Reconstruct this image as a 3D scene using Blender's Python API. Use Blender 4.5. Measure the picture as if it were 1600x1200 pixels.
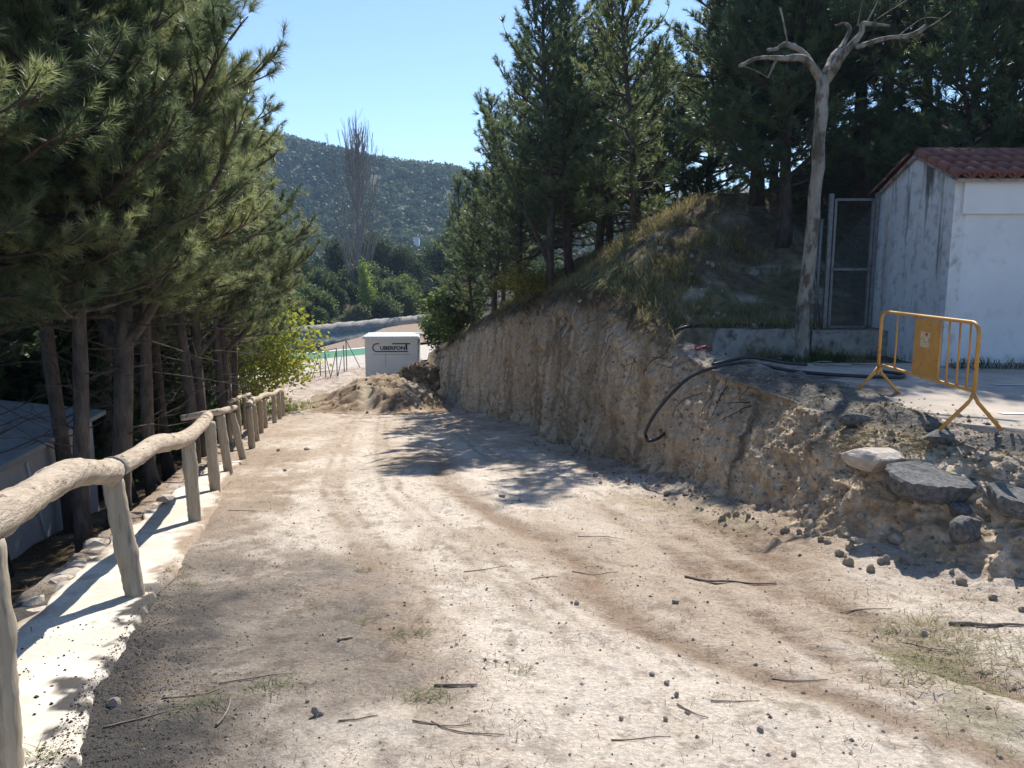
import bpy, math, random
import numpy as np
from mathutils import Vector, Matrix
from mathutils.bvhtree import BVHTree
R = math.radians
for o in list(bpy.data.objects): bpy.data.objects.remove(o)
SC = bpy.context.scene; COL = SC.collection
EYE = 1.62; PITCH = R(8.53)
# ------------------------------------------------------------ camera
cam = bpy.data.cameras.new('camera'); camo = bpy.data.objects.new('camera', cam); COL.objects.link(camo)
camo.location = (0, 0, EYE); camo.rotation_euler = (R(90) - PITCH, 0, 0)
cam.sensor_width = 36; cam.lens = 27; cam.clip_start = .05; cam.clip_end = 6000
SC.camera = camo
# ------------------------------------------------------------ sky, sun, exposure
SUN_EL, SUN_AZ = R(47), R(14)          # azimuth from +Y towards +X
w = bpy.data.worlds.new('World'); SC.world = w; w.use_nodes = True
nt = w.node_tree; bg = nt.nodes['Background']
sky = nt.nodes.new('ShaderNodeTexSky'); sky.sky_type = 'NISHITA'; sky.sun_disc = False
sky.sun_elevation = SUN_EL; sky.sun_rotation = SUN_AZ; sky.altitude = 400; sky.air_density = .9; sky.dust_density = .1; sky.ozone_density = 4.0
nt.links.new(sky.outputs[0], bg.inputs[0]); bg.inputs[1].default_value = .104
sl = bpy.data.lights.new('sun', 'SUN'); sl.energy = 3.9; sl.angle = R(.53); sl.color = (1, .95, .87)
so = bpy.data.objects.new('sun', sl); COL.objects.link(so)
SDIR = Vector((math.sin(SUN_AZ)*math.cos(SUN_EL), math.cos(SUN_AZ)*math.cos(SUN_EL), math.sin(SUN_EL)))
so.rotation_euler = SDIR.to_track_quat('Z', 'Y').to_euler(); so.location = (20, 40, 60)
SC.view_settings.view_transform = 'Standard'; SC.view_settings.look = 'None'
SC.view_settings.exposure = .93; SC.view_settings.gamma = 1; SC.view_settings.use_curve_mapping = False
SC.cycles.use_denoising = True; SC.cycles.max_bounces = 8; SC.cycles.diffuse_bounces = 5; SC.cycles.glossy_bounces = 2; SC.cycles.transmission_bounces = 5
SC.cycles.debug_use_spatial_splits = True; SC.cycles.volume_bounces = 0; SC.cycles.caustics_reflective = False; SC.cycles.caustics_refractive = False

# ------------------------------------------------------------ helpers
def at(px, py, d):
    z = EYE - d*math.tan(PITCH + math.atan((py-600)/1200)); cd = d*math.cos(PITCH) + (EYE-z)*math.sin(PITCH)
    return Vector(((px-800)/1200*cd, d, z))
def tag(o, label=None, cat=None, group=None, kind=None):
    for k, v in (('label', label), ('category', cat), ('group', group), ('kind', kind)):
        if v: o[k] = v
    return o
def hsh(ix, iy, iz, seed):
    h = (ix.astype(np.int64)*374761393 + iy.astype(np.int64)*668265263 + iz.astype(np.int64)*2147483647 + seed*1274126177) & 0xffffffff
    h = ((h ^ (h >> 13))*1274126177) & 0xffffffff
    h = ((h ^ (h >> 16))*2246822519) & 0xffffffff
    return ((h ^ (h >> 15)) & 0xffffff)/float(0xffffff)
def vn(x, y, z=None, seed=0):
    x = np.asarray(x, float); y = np.asarray(y, float); z = np.zeros_like(x) if z is None else np.asarray(z, float)
    x, y, z = np.broadcast_arrays(x, y, z)
    ix, iy, iz = np.floor(x), np.floor(y), np.floor(z); fx, fy, fz = x-ix, y-iy, z-iz
    fx, fy, fz = [f*f*(3-2*f) for f in (fx, fy, fz)]
    r = 0
    for a in (0, 1):
        for b in (0, 1):
            for c in (0, 1):
                wt = (fx if a else 1-fx)*(fy if b else 1-fy)*(fz if c else 1-fz)
                r = r + wt*hsh(ix+a, iy+b, iz+c, seed)
    return r*2-1
def fbm(x, y, z=None, o=4, seed=0, g=.5):
    r, a, f, t = 0, 1., 1., 0
    for i in range(o):
        r = r + a*vn(np.asarray(x)*f, np.asarray(y)*f, None if z is None else np.asarray(z)*f, seed+i*17); t += a; a *= g; f *= 2.03
    return r/t*1.6
def ss(a, b, x):
    t = np.clip((np.asarray(x, float)-a)/(b-a), 0, 1); return t*t*(3-2*t)
def lerp(a, b, t): return a + (b-a)*t
def mixc(c1, c2, t):
    t = np.clip(np.asarray(t, float), 0, 1)[..., None]; return np.asarray(c1)*(1-t) + np.asarray(c2)*t
def catmull(P, n):
    P = np.asarray(P, float); Q = np.vstack([2*P[0]-P[1], P, 2*P[-1]-P[-2]]); out = []
    for i in range(1, len(Q)-2):
        t = np.linspace(0, 1, n, endpoint=False)[:, None]; a, b, c, d = Q[i-1], Q[i], Q[i+1], Q[i+2]
        out.append(.5*(2*b + (c-a)*t + (2*a-5*b+4*c-d)*t*t + (3*b-a-3*c+d)*t**3))
    return np.vstack(out + [P[-1:]])
class G:
    """collects triangles and quads"""
    def __init__(s): s.v = []; s.t = []; s.q = []; s.n = 0; s.c = []
    def add(s, v, t=None, q=None, c=None):
        v = np.asarray(v, float).reshape(-1, 3)
        if t is not None and len(t): s.t.append(np.asarray(t, np.int64).reshape(-1, 3)+s.n)
        if q is not None and len(q): s.q.append(np.asarray(q, np.int64).reshape(-1, 4)+s.n)
        s.v.append(v); s.n += len(v)
        if c is not None: s.c.append(np.broadcast_to(np.asarray(c, float), (len(v), 3)))
        return s
    def box(s, c, d, rz=0, M=None):
        h = np.array(d)/2; v = np.array([[x, y, z] for x in (-1, 1) for y in (-1, 1) for z in (-1, 1)])*h
        if rz: k, n = math.cos(rz), math.sin(rz); v = np.c_[v[:, 0]*k-v[:, 1]*n, v[:, 0]*n+v[:, 1]*k, v[:, 2]]
        if M is not None: v = v@np.array(M).T
        return s.add(v+np.array(c), q=[[0, 1, 3, 2], [4, 6, 7, 5], [0, 4, 5, 1], [2, 3, 7, 6], [0, 2, 6, 4], [1, 5, 7, 3]])
    def tube(s, P, r, k=6, caps=True, wob=0, c=None):
        P = np.asarray(P, float); n = len(P); r = np.broadcast_to(np.asarray(r, float), (n,))
        T = np.gradient(P, axis=0); T /= np.linalg.norm(T, axis=1)[:, None]+1e-9
        up = np.array([0, 0, 1.]) if abs(T[0, 2]) < .9 else np.array([1., 0, 0])
        V = []
        A = np.cross(T[0], up); A /= np.linalg.norm(A)
        a = np.linspace(0, 2*np.pi, k, endpoint=False)
        for i in range(n):
            A = A - T[i]*np.dot(A, T[i]); A /= np.linalg.norm(A)+1e-9; B = np.cross(T[i], A)
            rr = r[i]*(1+(wob*(hsh(np.arange(k)*1., np.full(k, i*1.), np.full(k, n*1.), 7)-.5) if wob else 0))
            V.append(P[i] + (np.cos(a)*rr)[:, None]*A + (np.sin(a)*rr)[:, None]*B)
        V = np.vstack(V); j = np.arange(k); q = []
        for i in range(n-1):
            q.append(np.c_[i*k+j, i*k+(j+1) % k, (i+1)*k+(j+1) % k, (i+1)*k+j])
        t = []
        if caps:
            V = np.vstack([V, P[0], P[-1]]); b = n*k
            t = np.vstack([np.c_[np.full(k, b), (j+1) % k, j], np.c_[np.full(k, b+1), (n-1)*k+j, (n-1)*k+(j+1) % k]])
        return s.add(V, t, np.vstack(q), c)
    def grid(s, X, Y, Z, c=None, flip=False):
        m, n = X.shape; i = (np.arange(m-1)[:, None]*n+np.arange(n-1)[None, :]).ravel()
        q = np.c_[i, i+1, i+n+1, i+n]
        if flip: q = q[:, ::-1]
        return s.add(np.c_[X.ravel(), Y.ravel(), Z.ravel()], q=q, c=None if c is None else c.reshape(-1, 3))
    def mesh(s, name, m=None, smooth=True):
        v = np.vstack(s.v); T = np.vstack(s.t) if s.t else np.zeros((0, 3), np.int64); Q = np.vstack(s.q) if s.q else np.zeros((0, 4), np.int64)
        me = bpy.data.meshes.new(name); me.vertices.add(len(v)); me.vertices.foreach_set('co', v.astype(np.float32).ravel())
        nl = T.size+Q.size; me.loops.add(nl); me.loops.foreach_set('vertex_index', np.r_[T.ravel(), Q.ravel()].astype(np.int32))
        me.polygons.add(len(T)+len(Q)); me.polygons.foreach_set('loop_start', np.r_[np.arange(len(T))*3, T.size+np.arange(len(Q))*4].astype(np.int32))
        me.polygons.foreach_set('use_smooth', np.full(len(T)+len(Q), smooth))
        me.update(calc_edges=True)
        if s.c:
            a = me.attributes.new('col', 'FLOAT_COLOR', 'POINT'); c = np.vstack(s.c); a.data.foreach_set('color', np.c_[c, np.ones(len(c))].astype(np.float32).ravel())
        if m: me.materials.append(m)
        return me
    def obj(s, name, m, parent=None, smooth=True, loc=None):
        o = bpy.data.objects.new(name, s.mesh(name, m, smooth)); COL.objects.link(o)
        if parent: o.parent = parent
        if loc is not None: o.location = loc
        return o
def empty(name, loc=(0, 0, 0), rz=0):
    o = bpy.data.objects.new(name, None); COL.objects.link(o); o.location = loc; o.rotation_euler = (0, 0, rz); o.empty_display_size = .2; return o
def copy_tree(o, parent=None):
    c = o.copy(); COL.objects.link(c); c.parent = parent
    for ch in o.children: copy_tree(ch, c)
    return c
def link(me, name, parent=None, loc=None):
    o = bpy.data.objects.new(name, me); COL.objects.link(o)
    if parent: o.parent = parent
    if loc is not None: o.location = loc
    return o
def BV(o):
    me = o.data; v = np.zeros(len(me.vertices)*3, np.float32); me.vertices.foreach_get('co', v)
    return BVHTree.FromPolygons([tuple(x) for x in v.reshape(-1, 3).tolist()], [tuple(p.vertices) for p in me.polygons])
SURF = []
def drop(x, y, top=40):
    b = None
    for t in SURF:
        h = t.ray_cast(Vector((x, y, top)), Vector((0, 0, -1)))
        if h[0] is not None and (b is None or h[0].z > b): b = h[0].z
    return b if b is not None else -5.3

# ------------------------------------------------------------ materials
def mat(name, c1, c2, scale=5., rough=.9, bump=.3, bscale=60., bdist=.01, c3=None, s3=20., t3=(.55, .7), attr=False, var=.35, spec=.25, metal=0, stretch=None, ramp=(.35, .65), trans=0, hue=None, bump2=None):
    m = bpy.data.materials.new(name); m.use_nodes = True; N = m.node_tree.nodes; L = m.node_tree.links
    b = N['Principled BSDF']; b.inputs['Roughness'].default_value = rough; b.inputs['Specular IOR Level'].default_value = spec; b.inputs['Metallic'].default_value = metal
    tc = N.new('ShaderNodeTexCoord'); co = tc.outputs['Object']
    if stretch:
        mp = N.new('ShaderNodeMapping'); mp.inputs['Scale'].default_value = stretch; L.new(co, mp.inputs[0]); co = mp.outputs[0]
    def noise(sc, det=6, ro=.6):
        n = N.new('ShaderNodeTexNoise'); n.inputs['Scale'].default_value = sc; n.inputs['Detail'].default_value = det; n.inputs['Roughness'].default_value = ro; L.new(co, n.inputs['Vector']); return n.outputs[0]
    def mixn(f, a, b_, typ='MIX'):
        x = N.new('ShaderNodeMix'); x.data_type = 'RGBA'; x.blend_type = typ
        if hasattr(f, 'links'): L.new(f, x.inputs[0])
        else: x.inputs[0].default_value = f
        for s, i in ((a, 6), (b_, 7)):
            if hasattr(s, 'links'): L.new(s, x.inputs[i])
            else: x.inputs[i].default_value = (*s, 1)
        return x.outputs[2]
    def mr(f, a, b_, c=0, d=1):
        x = N.new('ShaderNodeMapRange'); x.inputs[1].default_value = a; x.inputs[2].default_value = b_; x.inputs[3].default_value = c; x.inputs[4].default_value = d; L.new(f, x.inputs[0]); return x.outputs[0]
    if attr:
        an = N.new('ShaderNodeAttribute'); an.attribute_name = 'col'; base = an.outputs[0]
        f = mr(noise(scale, 8, .65), .3, .7, 1-var, 1+var)
        cx = N.new('ShaderNodeCombineColor'); [L.new(f, cx.inputs[i]) for i in range(3)]
        base = mixn(1., base, cx.outputs[0], 'MULTIPLY')
    else:
        base = mixn(mr(noise(scale), *ramp), c1, c2)
    if c3 is not None: base = mixn(mr(noise(s3, 5), *t3), base, c3)
    L.new(base, b.inputs['Base Color'])
    if bump:
        bn = N.new('ShaderNodeBump'); bn.inputs['Strength'].default_value = bump; bn.inputs['Distance'].default_value = bdist; L.new(noise(bscale, 8, .65), bn.inputs['Height']); nn_ = bn.outputs[0]
        if bump2:
            b2 = N.new('ShaderNodeBump'); b2.inputs['Strength'].default_value = bump2[0]; b2.inputs['Distance'].default_value = bump2[2]; L.new(noise(bump2[1], 6), b2.inputs['Height']); L.new(nn_, b2.inputs['Normal']); nn_ = b2.outputs[0]
        L.new(nn_, b.inputs['Normal'])
    if trans:
        tr = N.new('ShaderNodeBsdfTranslucent'); mx = N.new('ShaderNodeMixShader'); mx.inputs[0].default_value = trans
        hs = N.new('ShaderNodeHueSaturation'); hs.inputs['Value'].default_value = 1.3; hs.inputs['Hue'].default_value = .49; L.new(base, hs.inputs['Color']); L.new(hs.outputs[0], tr.inputs[0])
        L.new(b.outputs[0], mx.inputs[1]); L.new(tr.outputs[0], mx.inputs[2]); L.new(mx.outputs[0], N['Material Output'].inputs[0])
    return m
M_ROAD = mat('dirt', 0, 0, attr=True, scale=38, var=.3, bump=.9, bscale=24, bdist=.035, bump2=(.8, 150, .010), spec=.1, rough=.95)
M_BANK = mat('earth', 0, 0, attr=True, scale=14, var=.3, bump=.9, bscale=16, bdist=.05, bump2=(.7, 70, .015), spec=.08, rough=.97)
M_KERB = mat('pale_concrete', 0, 0, attr=True, scale=30, var=.16, bump=.4, bscale=40, bdist=.008, spec=.1, rough=.95)
M_HILL = mat('hill_soil', 0, 0, attr=True, scale=6, var=.45, bump=.9, bscale=12, bdist=.08, spec=.08, rough=.97)
M_FAR = mat('far_soil', (.045, .055, .028), (.075, .075, .04), scale=.05, bump=0)
M_HEAP = mat('heap_soil', (.34, .25, .165), (.48, .385, .28), scale=2.5, bump=1, bscale=9, bdist=.1, c3=(.2, .14, .09), s3=6, spec=.08)
M_HEAPD = mat('heap_dark', (.10, .075, .05), (.24, .18, .12), scale=4, bump=1, bscale=9, bdist=.1, c3=(.32, .27, .2), s3=8, spec=.08)
M_CONC = mat('concrete', (.44, .39, .325), (.54, .485, .41), scale=3, bump=.4, bscale=50, bdist=.006, c3=(.34, .28, .21), s3=5, t3=(.55, .75))
M_CLOD = mat('clod_soil', (.48, .38, .275), (.62, .51, .39), scale=3, bump=.8, bscale=8, bdist=.1, spec=.08)
M_CONCD = mat('old_concrete', (.30, .28, .25), (.42, .39, .35), scale=4, bump=.6, bscale=40, bdist=.01, c3=(.12, .11, .09), s3=6, t3=(.5, .7))
M_ASPH = mat('asphalt_pavement', (.33, .285, .24), (.44, .385, .325), scale=2, bump=.5, bscale=150, bdist=.005, c3=(.54, .45, .36), s3=.9, t3=(.45, .65))
M_SLAB = mat('asphalt_slab', (.085, .085, .085), (.22, .215, .205), scale=25, bump=1, bscale=60, bdist=.02, c3=(.34, .32, .29), s3=60, t3=(.6, .7))
M_ROCK = mat('pale_rock', (.45, .38, .31), (.62, .54, .46), scale=8, bump=.9, bscale=20, bdist=.03)
M_STONE = mat('stone', (.27, .235, .20), (.42, .37, .31), scale=18, bump=.6, bscale=60, bdist=.01)
M_LOG = mat('weathered_log', (.42, .335, .245), (.62, .52, .41), scale=3, bump=1., bscale=7, bdist=.025, c3=(.14, .10, .07), s3=4.5, t3=(.60, .66), stretch=(7, .9, 7))
M_POST = mat('post_wood', (.34, .28, .20), (.46, .39, .29), scale=3, bump=.6, bscale=8, bdist=.01, c3=(.18, .15, .11), s3=5, t3=(.55, .75), stretch=(6, 6, .7))
M_BARK = mat('pine_bark', (.062, .049, .04), (.15, .12, .098), scale=9, bump=1, bscale=14, bdist=.04, stretch=(1, 1, .35))
M_TWIG = mat('twig', (.16, .12, .09), (.28, .23, .18), scale=10, bump=.4)
M_PLANE = mat('plane_bark', (.24, .215, .175), (.38, .35, .295), scale=5, bump=.9, bscale=18, bdist=.03, c3=(.12, .10, .075), s3=6, t3=(.48, .58), stretch=(1, 1, .4))
M_GREYB = mat('pale_bark', (.22, .20, .18), (.32, .29, .26), scale=3, bump=0)
M_NEED = mat('pine_needle', 0, 0, attr=True, scale=3, var=.25, bump=0, rough=.42, spec=.5, trans=.42)
M_LEAF = mat('leaf', 0, 0, attr=True, scale=3, var=.25, bump=0, rough=.6, spec=.25, trans=.45)
M_GRASS = mat('grass', 0, 0, attr=True, scale=3, var=.2, bump=0, rough=.7, spec=.15, trans=.35)
M_WALL = mat('white_plaster', (.70, .70, .70), (.80, .80, .79), scale=1.5, bump=.35, bscale=30, bdist=.006, c3=(.60, .58, .55), s3=3, t3=(.52, .75))
M_WHITE = mat('white_paint', (.74, .74, .72), (.80, .80, .78), scale=2, bump=.1)
M_TILE = mat('roof_tile', (.19, .075, .055), (.28, .13, .10), scale=5, bump=.5, bscale=40, bdist=.006, c3=(.20, .12, .10), s3=7, t3=(.55, .75))
M_GALV = mat('galvanised_steel', (.17, .175, .18), (.26, .27, .27), scale=12, rough=.5, bump=.1, metal=.6)
M_IRON = mat('dark_iron', (.10, .105, .11), (.2, .2, .2), scale=12, rough=.6, bump=.1)
M_YEL = mat('yellow_enamel', (.55, .28, .06), (.62, .34, .09), scale=7, rough=.5, bump=.2, spec=.4, c3=(.20, .085, .03), s3=16, t3=(.62, .70))
M_STICK = mat('faded_sticker', (.62, .50, .28), (.68, .60, .42), scale=30, bump=0, c3=(.25, .22, .18), s3=45, t3=(.56, .6))
M_RED = mat('red_plastic', (.55, .05, .06), (.62, .09, .09), scale=9, bump=.2, rough=.5)
M_PIPE = mat('black_pipe', (.018, .018, .02), (.035, .035, .036), scale=9, rough=.42, bump=.1, spec=.5)
M_GREEN = mat('green_paint', (.05, .19, .11), (.07, .24, .14), scale=1.5, bump=.1)
M_BROWN = mat('brown_paving', (.24, .165, .12), (.30, .215, .155), scale=3, bump=.2)
M_BLACK = mat('black_letter', (.02, .02, .022), (.03, .03, .03), bump=0)
M_GREYL = mat('grey_letter', (.3, .3, .3), (.35, .35, .35), bump=0)
M_LINE = mat('road_paint', (.55, .55, .53), (.68, .68, .66), scale=9, bump=.2, c3=(.36, .33, .29), s3=14)
M_CLOTH = mat('lounger_fabric', (.20, .16, .13), (.26, .21, .17), bump=.1)
M_SHEET = mat('metal_sheet', (.26, .27, .28), (.36, .37, .37), scale=3, rough=.8, bump=.1, spec=.1)
M_CANVAS = mat('grey_render', (.42, .40, .37), (.54, .52, .49), scale=1.2, bump=.3, bscale=20, c3=(.66, .64, .6), s3=3, t3=(.6, .75))
M_WATER = bpy.data.materials.new('pool_water'); M_WATER.use_nodes = True
_b = M_WATER.node_tree.nodes['Principled BSDF']; _b.inputs['Base Color'].default_value = (.008, .035, .05, 1); _b.inputs['Roughness'].default_value = .08
_n = M_WATER.node_tree.nodes.new('ShaderNodeTexNoise'); _n.inputs['Scale'].default_value = 2.5; _u = M_WATER.node_tree.nodes.new('ShaderNodeBump'); _u.inputs['Strength'].default_value = .25; _u.inputs['Distance'].default_value = .05
M_WATER.node_tree.links.new(_n.outputs[0], _u.inputs['Height']); M_WATER.node_tree.links.new(_u.outputs[0], _b.inputs['Normal'])

# stained gable plaster: dark runs of mould from the roof edge (weathering of the wall itself)
def stained():
    m = mat('stained_plaster', (.66, .66, .64), (.78, .78, .77), scale=1.3, bump=.4, bscale=30, bdist=.006, c3=(.40, .39, .36), s3=5, t3=(.5, .72))
    N = m.node_tree.nodes; L = m.node_tree.links; b = N['Principled BSDF']; base = b.inputs['Base Color'].links[0].from_socket
    tc = N.new('ShaderNodeTexCoord'); mp = N.new('ShaderNodeMapping'); mp.inputs['Scale'].default_value = (1, 3.0, .28); L.new(tc.outputs['Object'], mp.inputs[0])
    n = N.new('ShaderNodeTexNoise'); n.inputs['Scale'].default_value = 1.5; n.inputs['Detail'].default_value = 7; n.inputs['Roughness'].default_value = .62; L.new(mp.outputs[0], n.inputs['Vector'])
    sp = N.new('ShaderNodeSeparateXYZ'); L.new(tc.outputs['Object'], sp.inputs[0])
    h = N.new('ShaderNodeMapRange'); h.inputs[1].default_value = .2; h.inputs[2].default_value = 3.4; h.inputs[3].default_value = -.09; h.inputs[4].default_value = .13; L.new(sp.outputs[2], h.inputs[0])
    a = N.new('ShaderNodeMath'); a.operation = 'ADD'; L.new(n.outputs[0], a.inputs[0]); L.new(h.outputs[0], a.inputs[1])
    r = N.new('ShaderNodeMapRange'); r.inputs[1].default_value = .60; r.inputs[2].default_value = .74; L.new(a.outputs[0], r.inputs[0])
    x = N.new('ShaderNodeMix'); x.data_type = 'RGBA'; L.new(r.outputs[0], x.inputs[0]); L.new(base, x.inputs[6]); x.inputs[7].default_value = (.13, .125, .11, 1)
    L.new(x.outputs[2], b.inputs['Base Color']); return m
M_STAIN = stained()

# ------------------------------------------------------------ terrain functions
def Zr(y):
    y = np.asarray(y, float); k = np.clip(y-30, 0, 16.6)
    return -.15-.134*np.minimum(y, 30) - (.134*k-.134*k*k/33.2)
_Ly = [-3, 3.04, 5.64, 8.56, 10.9, 13.05, 15.35, 17.6, 19.5, 21.6, 23.8, 26.2, 30, 40, 60]
_Lx = [-.6, -2.19, -2.92, -3.66, -4.35, -4.97, -5.5, -6.1, -6.6, -7.2, -7.8, -8.25, -9.1, -12, -19]
def Lx(y): return np.interp(y, _Ly, _Lx)
BB = np.array([[8.6, 0, -.2], [5.3, 3.6, -.66], [4.03, 5.73, -.92], [3.15, 7.1, -1.1], [2.85, 8.6, -1.3], [2.5, 11.3, -1.66], [2.2, 13.3, -1.93], [1.7, 16, -2.3], [1.05, 18.9, -2.68], [-.1, 26, -3.63], [-1.8, 33, -4.5], [-3.9, 42, -5.2], [-5.6, 51, -5.35]])
BT = np.array([[9.2, .8, -.05], [6.6, 4.2, -.08], [5.2, 6.3, -.12], [4.1, 7.9, -.06], [3.55, 9.4, -.02], [2.95, 12.2, .15], [2.6, 14, .7], [2.15, 17, 1.1], [1.35, 20, 1.02], [.15, 27, .3], [-1.55, 34, -.76], [-3.7, 43, -2.65], [-5.4, 52, -3.9]])
BBd, BTd = catmull(BB, 70), catmull(BT, 70)
def Rx(y): return np.interp(y, BBd[:, 1], BBd[:, 0])
def Ex(y): return np.interp(y, BTd[:, 1], BTd[:, 0])
def Ez(y): return np.interp(y, BTd[:, 1], BTd[:, 2])
def H(x, y):
    x = np.asarray(x, float); y = np.asarray(y, float); q = np.maximum(x-Ex(y), 0)
    A = .5*ss(14.3, 14.5, y)*ss(2.6, 3.4, x) + .52*np.clip(y-15.2, 0, 11) + .25*np.clip(y-26.2, 0, 10)
    A = A + .06*np.clip(x-9, 0, 30)*ss(15, 20, y)
    cap = np.interp(y, [14, 20, 22, 32, 45, 60], [9, 3.6, 3.5, 1.8, -1.2, -4.2]) + 5*ss(6, 14, x)
    A = np.minimum(A, cap)
    e = Ez(y)+np.where(y > 13, .64, .5)*q
    far = np.minimum(A, e)
    near = lerp(Ez(y), 0, ss(0, 1.2, q)) + A
    z = lerp(near, far, ss(12.6, 14.2, y))
    return z + fbm(x*.9, y*.9, o=4, seed=5)*.16*ss(14.6, 16.5, y)*ss(0, .8, q)
def GL(x, y):
    t = Lx(y)-np.asarray(x, float); d = .55*ss(.55, 1.7, t)+.17*np.clip(t-1.6, 0, 9)
    return Zr(y)-.02-d*(1-ss(28, 44, y)) + fbm(np.asarray(x)*.8, np.asarray(y)*.8, o=3, seed=3)*.07*ss(.8, 2, t)*(1-ss(30, 44, y))
RNG = np.random.default_rng(4)

# ------------------------------------------------------------ ground sheet, hills
def spread(n, a, far): t = np.linspace(-1, 1, n); return np.sign(t)*a*(np.exp(np.abs(t)*math.log(far/a+1))-1)
def FARZ(x, y):
    z = -6.6 + 4.5*ss(95, 118, y)*ss(-90, -30, x+.0*y) - 3*ss(130, 190, y)
    ridge = 96-.20*(x+147)*ss(-900, 0, x+400) 
    ridge = np.interp(x, [-2500, -900, -400, -147, -32, 120, 400, 900, 2500], [105, 115, 112, 96, 72, 58, 60, 85, 105])
    m = ss(250, 600, y+.15*np.abs(x))*ridge*1.02
    side = ss(120, 900, np.abs(x)-60)*90*ss(-2500, 100, y)
    back = ss(300, 1200, -y)*60
    return z + np.maximum(np.maximum(m, side), back) + fbm(x*.012, y*.012, o=4, seed=9)*7*ss(200, 420, np.hypot(x, y))
gx = spread(190, 14, 3000); gy = spread(230, 14, 3000)+40
X, Y = np.meshgrid(gx, gy); g = G(); g.grid(X, Y, FARZ(X, Y)); ground = g.obj('ground', M_FAR); tag(ground, kind='structure')

# road with its ruts, dust and churned soil
ys = 1.0*np.exp(np.linspace(0, math.log(56), 500)); v = np.linspace(0, 1, 340)
Y = np.repeat(ys[:, None], 340, 1); x0 = Lx(ys)-.95-.0*ys; x1 = Rx(ys)+.55
X = x0[:, None]+(x1-x0)[:, None]*v[None, :]
U = X-Lx(Y); W = Rx(Y)-X
tracks = [([(-1.9, 20), (-1.0, 11.4), (.48, 6.97), (.95, 5.1), (1.5, 4.2), (2.6, 2.6)], .20), ([(-3.4, 20), (-2.7, 11.4), (-1.5, 7), (-.9, 5), (-.3, 3.4)], .22),
          ([(2.0, 11), (2.2, 8.5), (2.5, 5.7), (2.9, 3.9), (3.6, 2.4)], .16), ([(1.0, 11), (1.3, 8.5), (1.75, 5.7), (2.2, 3.9), (3.0, 2.4)], .15), ([(-5.6, 30), (-4.6, 24), (-3.2, 16), (-2.2, 11), (-.6, 6.5), (.3, 4)], .3), ([(-3.9, 34), (-2.6, 24), (-1.2, 16), (.2, 11), (1.0, 8)], .3), ([(1.5, 9.5), (1.9, 7), (2.35, 5), (3.2, 3)], .12)]
def trk(x, y, P, wd):
    P = np.array(sorted(P, key=lambda p: p[1])); c = np.interp(y, P[:, 1], P[:, 0]) + .1*vn(y*.9, y*0, seed=31); return np.exp(-((x-c)/wd)**2)*ss(P[0, 1]-.8, P[0, 1]+.4, y)*(1-ss(P[-1, 1]-2, P[-1, 1], y))
T = [trk(X, Y, *t) for t in tracks]
rut = -.045*T[0]-.03*T[1]-.06*T[2]-.05*T[3]-.05*T[4]-.05*T[5]-.045*T[6]
lug = .012*np.sin(Y*38+X*9)*(T[2]+T[3]+T[6]*.6)
edge = ss(1.6, 0, W)
Z = Zr(Y) + rut*(.6+.4*vn(X*2, Y*2, seed=2)) + lug + fbm(X*1.1, Y*1.1, o=3, seed=1)*.03 + fbm(X*7, Y*7, o=4, seed=8)*.012 + np.maximum(fbm(X*9, Y*9, o=3, seed=12), 0)*.07*edge*ss(.1, .6, fbm(X*.8, Y*.5, o=2, seed=13)+.35) + .12*ss(.7, -.2, W)
Z -= .03*ss(.25, -.1, U)
patch = fbm(X*.55, Y*.33, o=4, seed=21); fine = fbm(X*3.2, Y*2.4, o=5, seed=22); mic = fbm(X*11, Y*11, o=3, seed=23); str_ = fbm(X*6+Y*1.6, Y*.8, o=3, seed=29)
PALE, BEIGE, BROWN, GREY, DARK = (.66, .575, .48), (.47, .38, .295), (.27, .19, .13), (.20, .175, .15), (.075, .07, .066)
C = mixc(BEIGE, PALE, ss(-.35, .4, patch+.55*fine)*.9)
C = mixc(C, BROWN, ss(.2, .85, -patch*.8+.5*fine+.3*str_)*.4)
C = mixc(C, BROWN, np.clip((T[0]*1.1+T[1]*.5+T[2]*.75+T[3]*.6+T[6]*.7)*(.8+.7*fine), 0, .85))
PG = sum(np.exp(-((X-(np.interp(Y, [2, 4, 6.5, 11, 16, 24, 34], [1.4, .3, -.6, -2.2, -3.2, -4.6, -6.2])+o_))/.055)**2) for o_ in (-.62, -.36, .30, .55, 2.55, 2.85, 3.3))
C = mixc(C, PALE, np.clip((T[4]+T[5])*(.75+.5*fine), 0, .9)); C = mixc(C, (.33, .25, .18), np.clip(PG*(.35+.6*fine+.3*patch), 0, .6)*ss(3.5, 6, Y))
C = mixc(C, BROWN, ss(1.4, .2, W)*(.5+.4*fine)*.8)
C = mixc(C, BROWN, ss(17, 30, Y)*(.35+.6*fine+.3*patch))
lft = ss(1.55, .3, U+.55*fine+.25*patch)*ss(40, 10, Y)
C = mixc(C, mixc(BROWN, BEIGE, .4+.5*fine), lft*.55)
gry = ss(2.35, .7, U+.7*patch+.5*fine-.06*(6-Y))*ss(10.5, 5, Y+1.2*fine); C = mixc(C, GREY, gry*.85)
drk = ss(1.0, .35, U+.35*fine+.2*mic)*ss(6.6, 4.9, Y+.5*fine); C = mixc(C, DARK, np.clip(drk*.95+gry*.3*ss(.1, .5, mic), 0, 1))
C = mixc(C, (.17, .13, .095), ss(.36, .8, mic+.35*fine+.25*str_)*.42)
C = mixc(C, (.22, .22, .11), ss(.3, .8, fbm(X*1.6+5, Y*1.1, o=4, seed=24)+.35*mic-.12)*ss(.2, 1.2, X-.6)*.4*ss(13, 8, Y))
g = G(); g.grid(X, Y, Z, np.clip(C, .02, .8)); road = g.obj('dirt_road', M_ROAD); tag(road, kind='structure')
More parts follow.
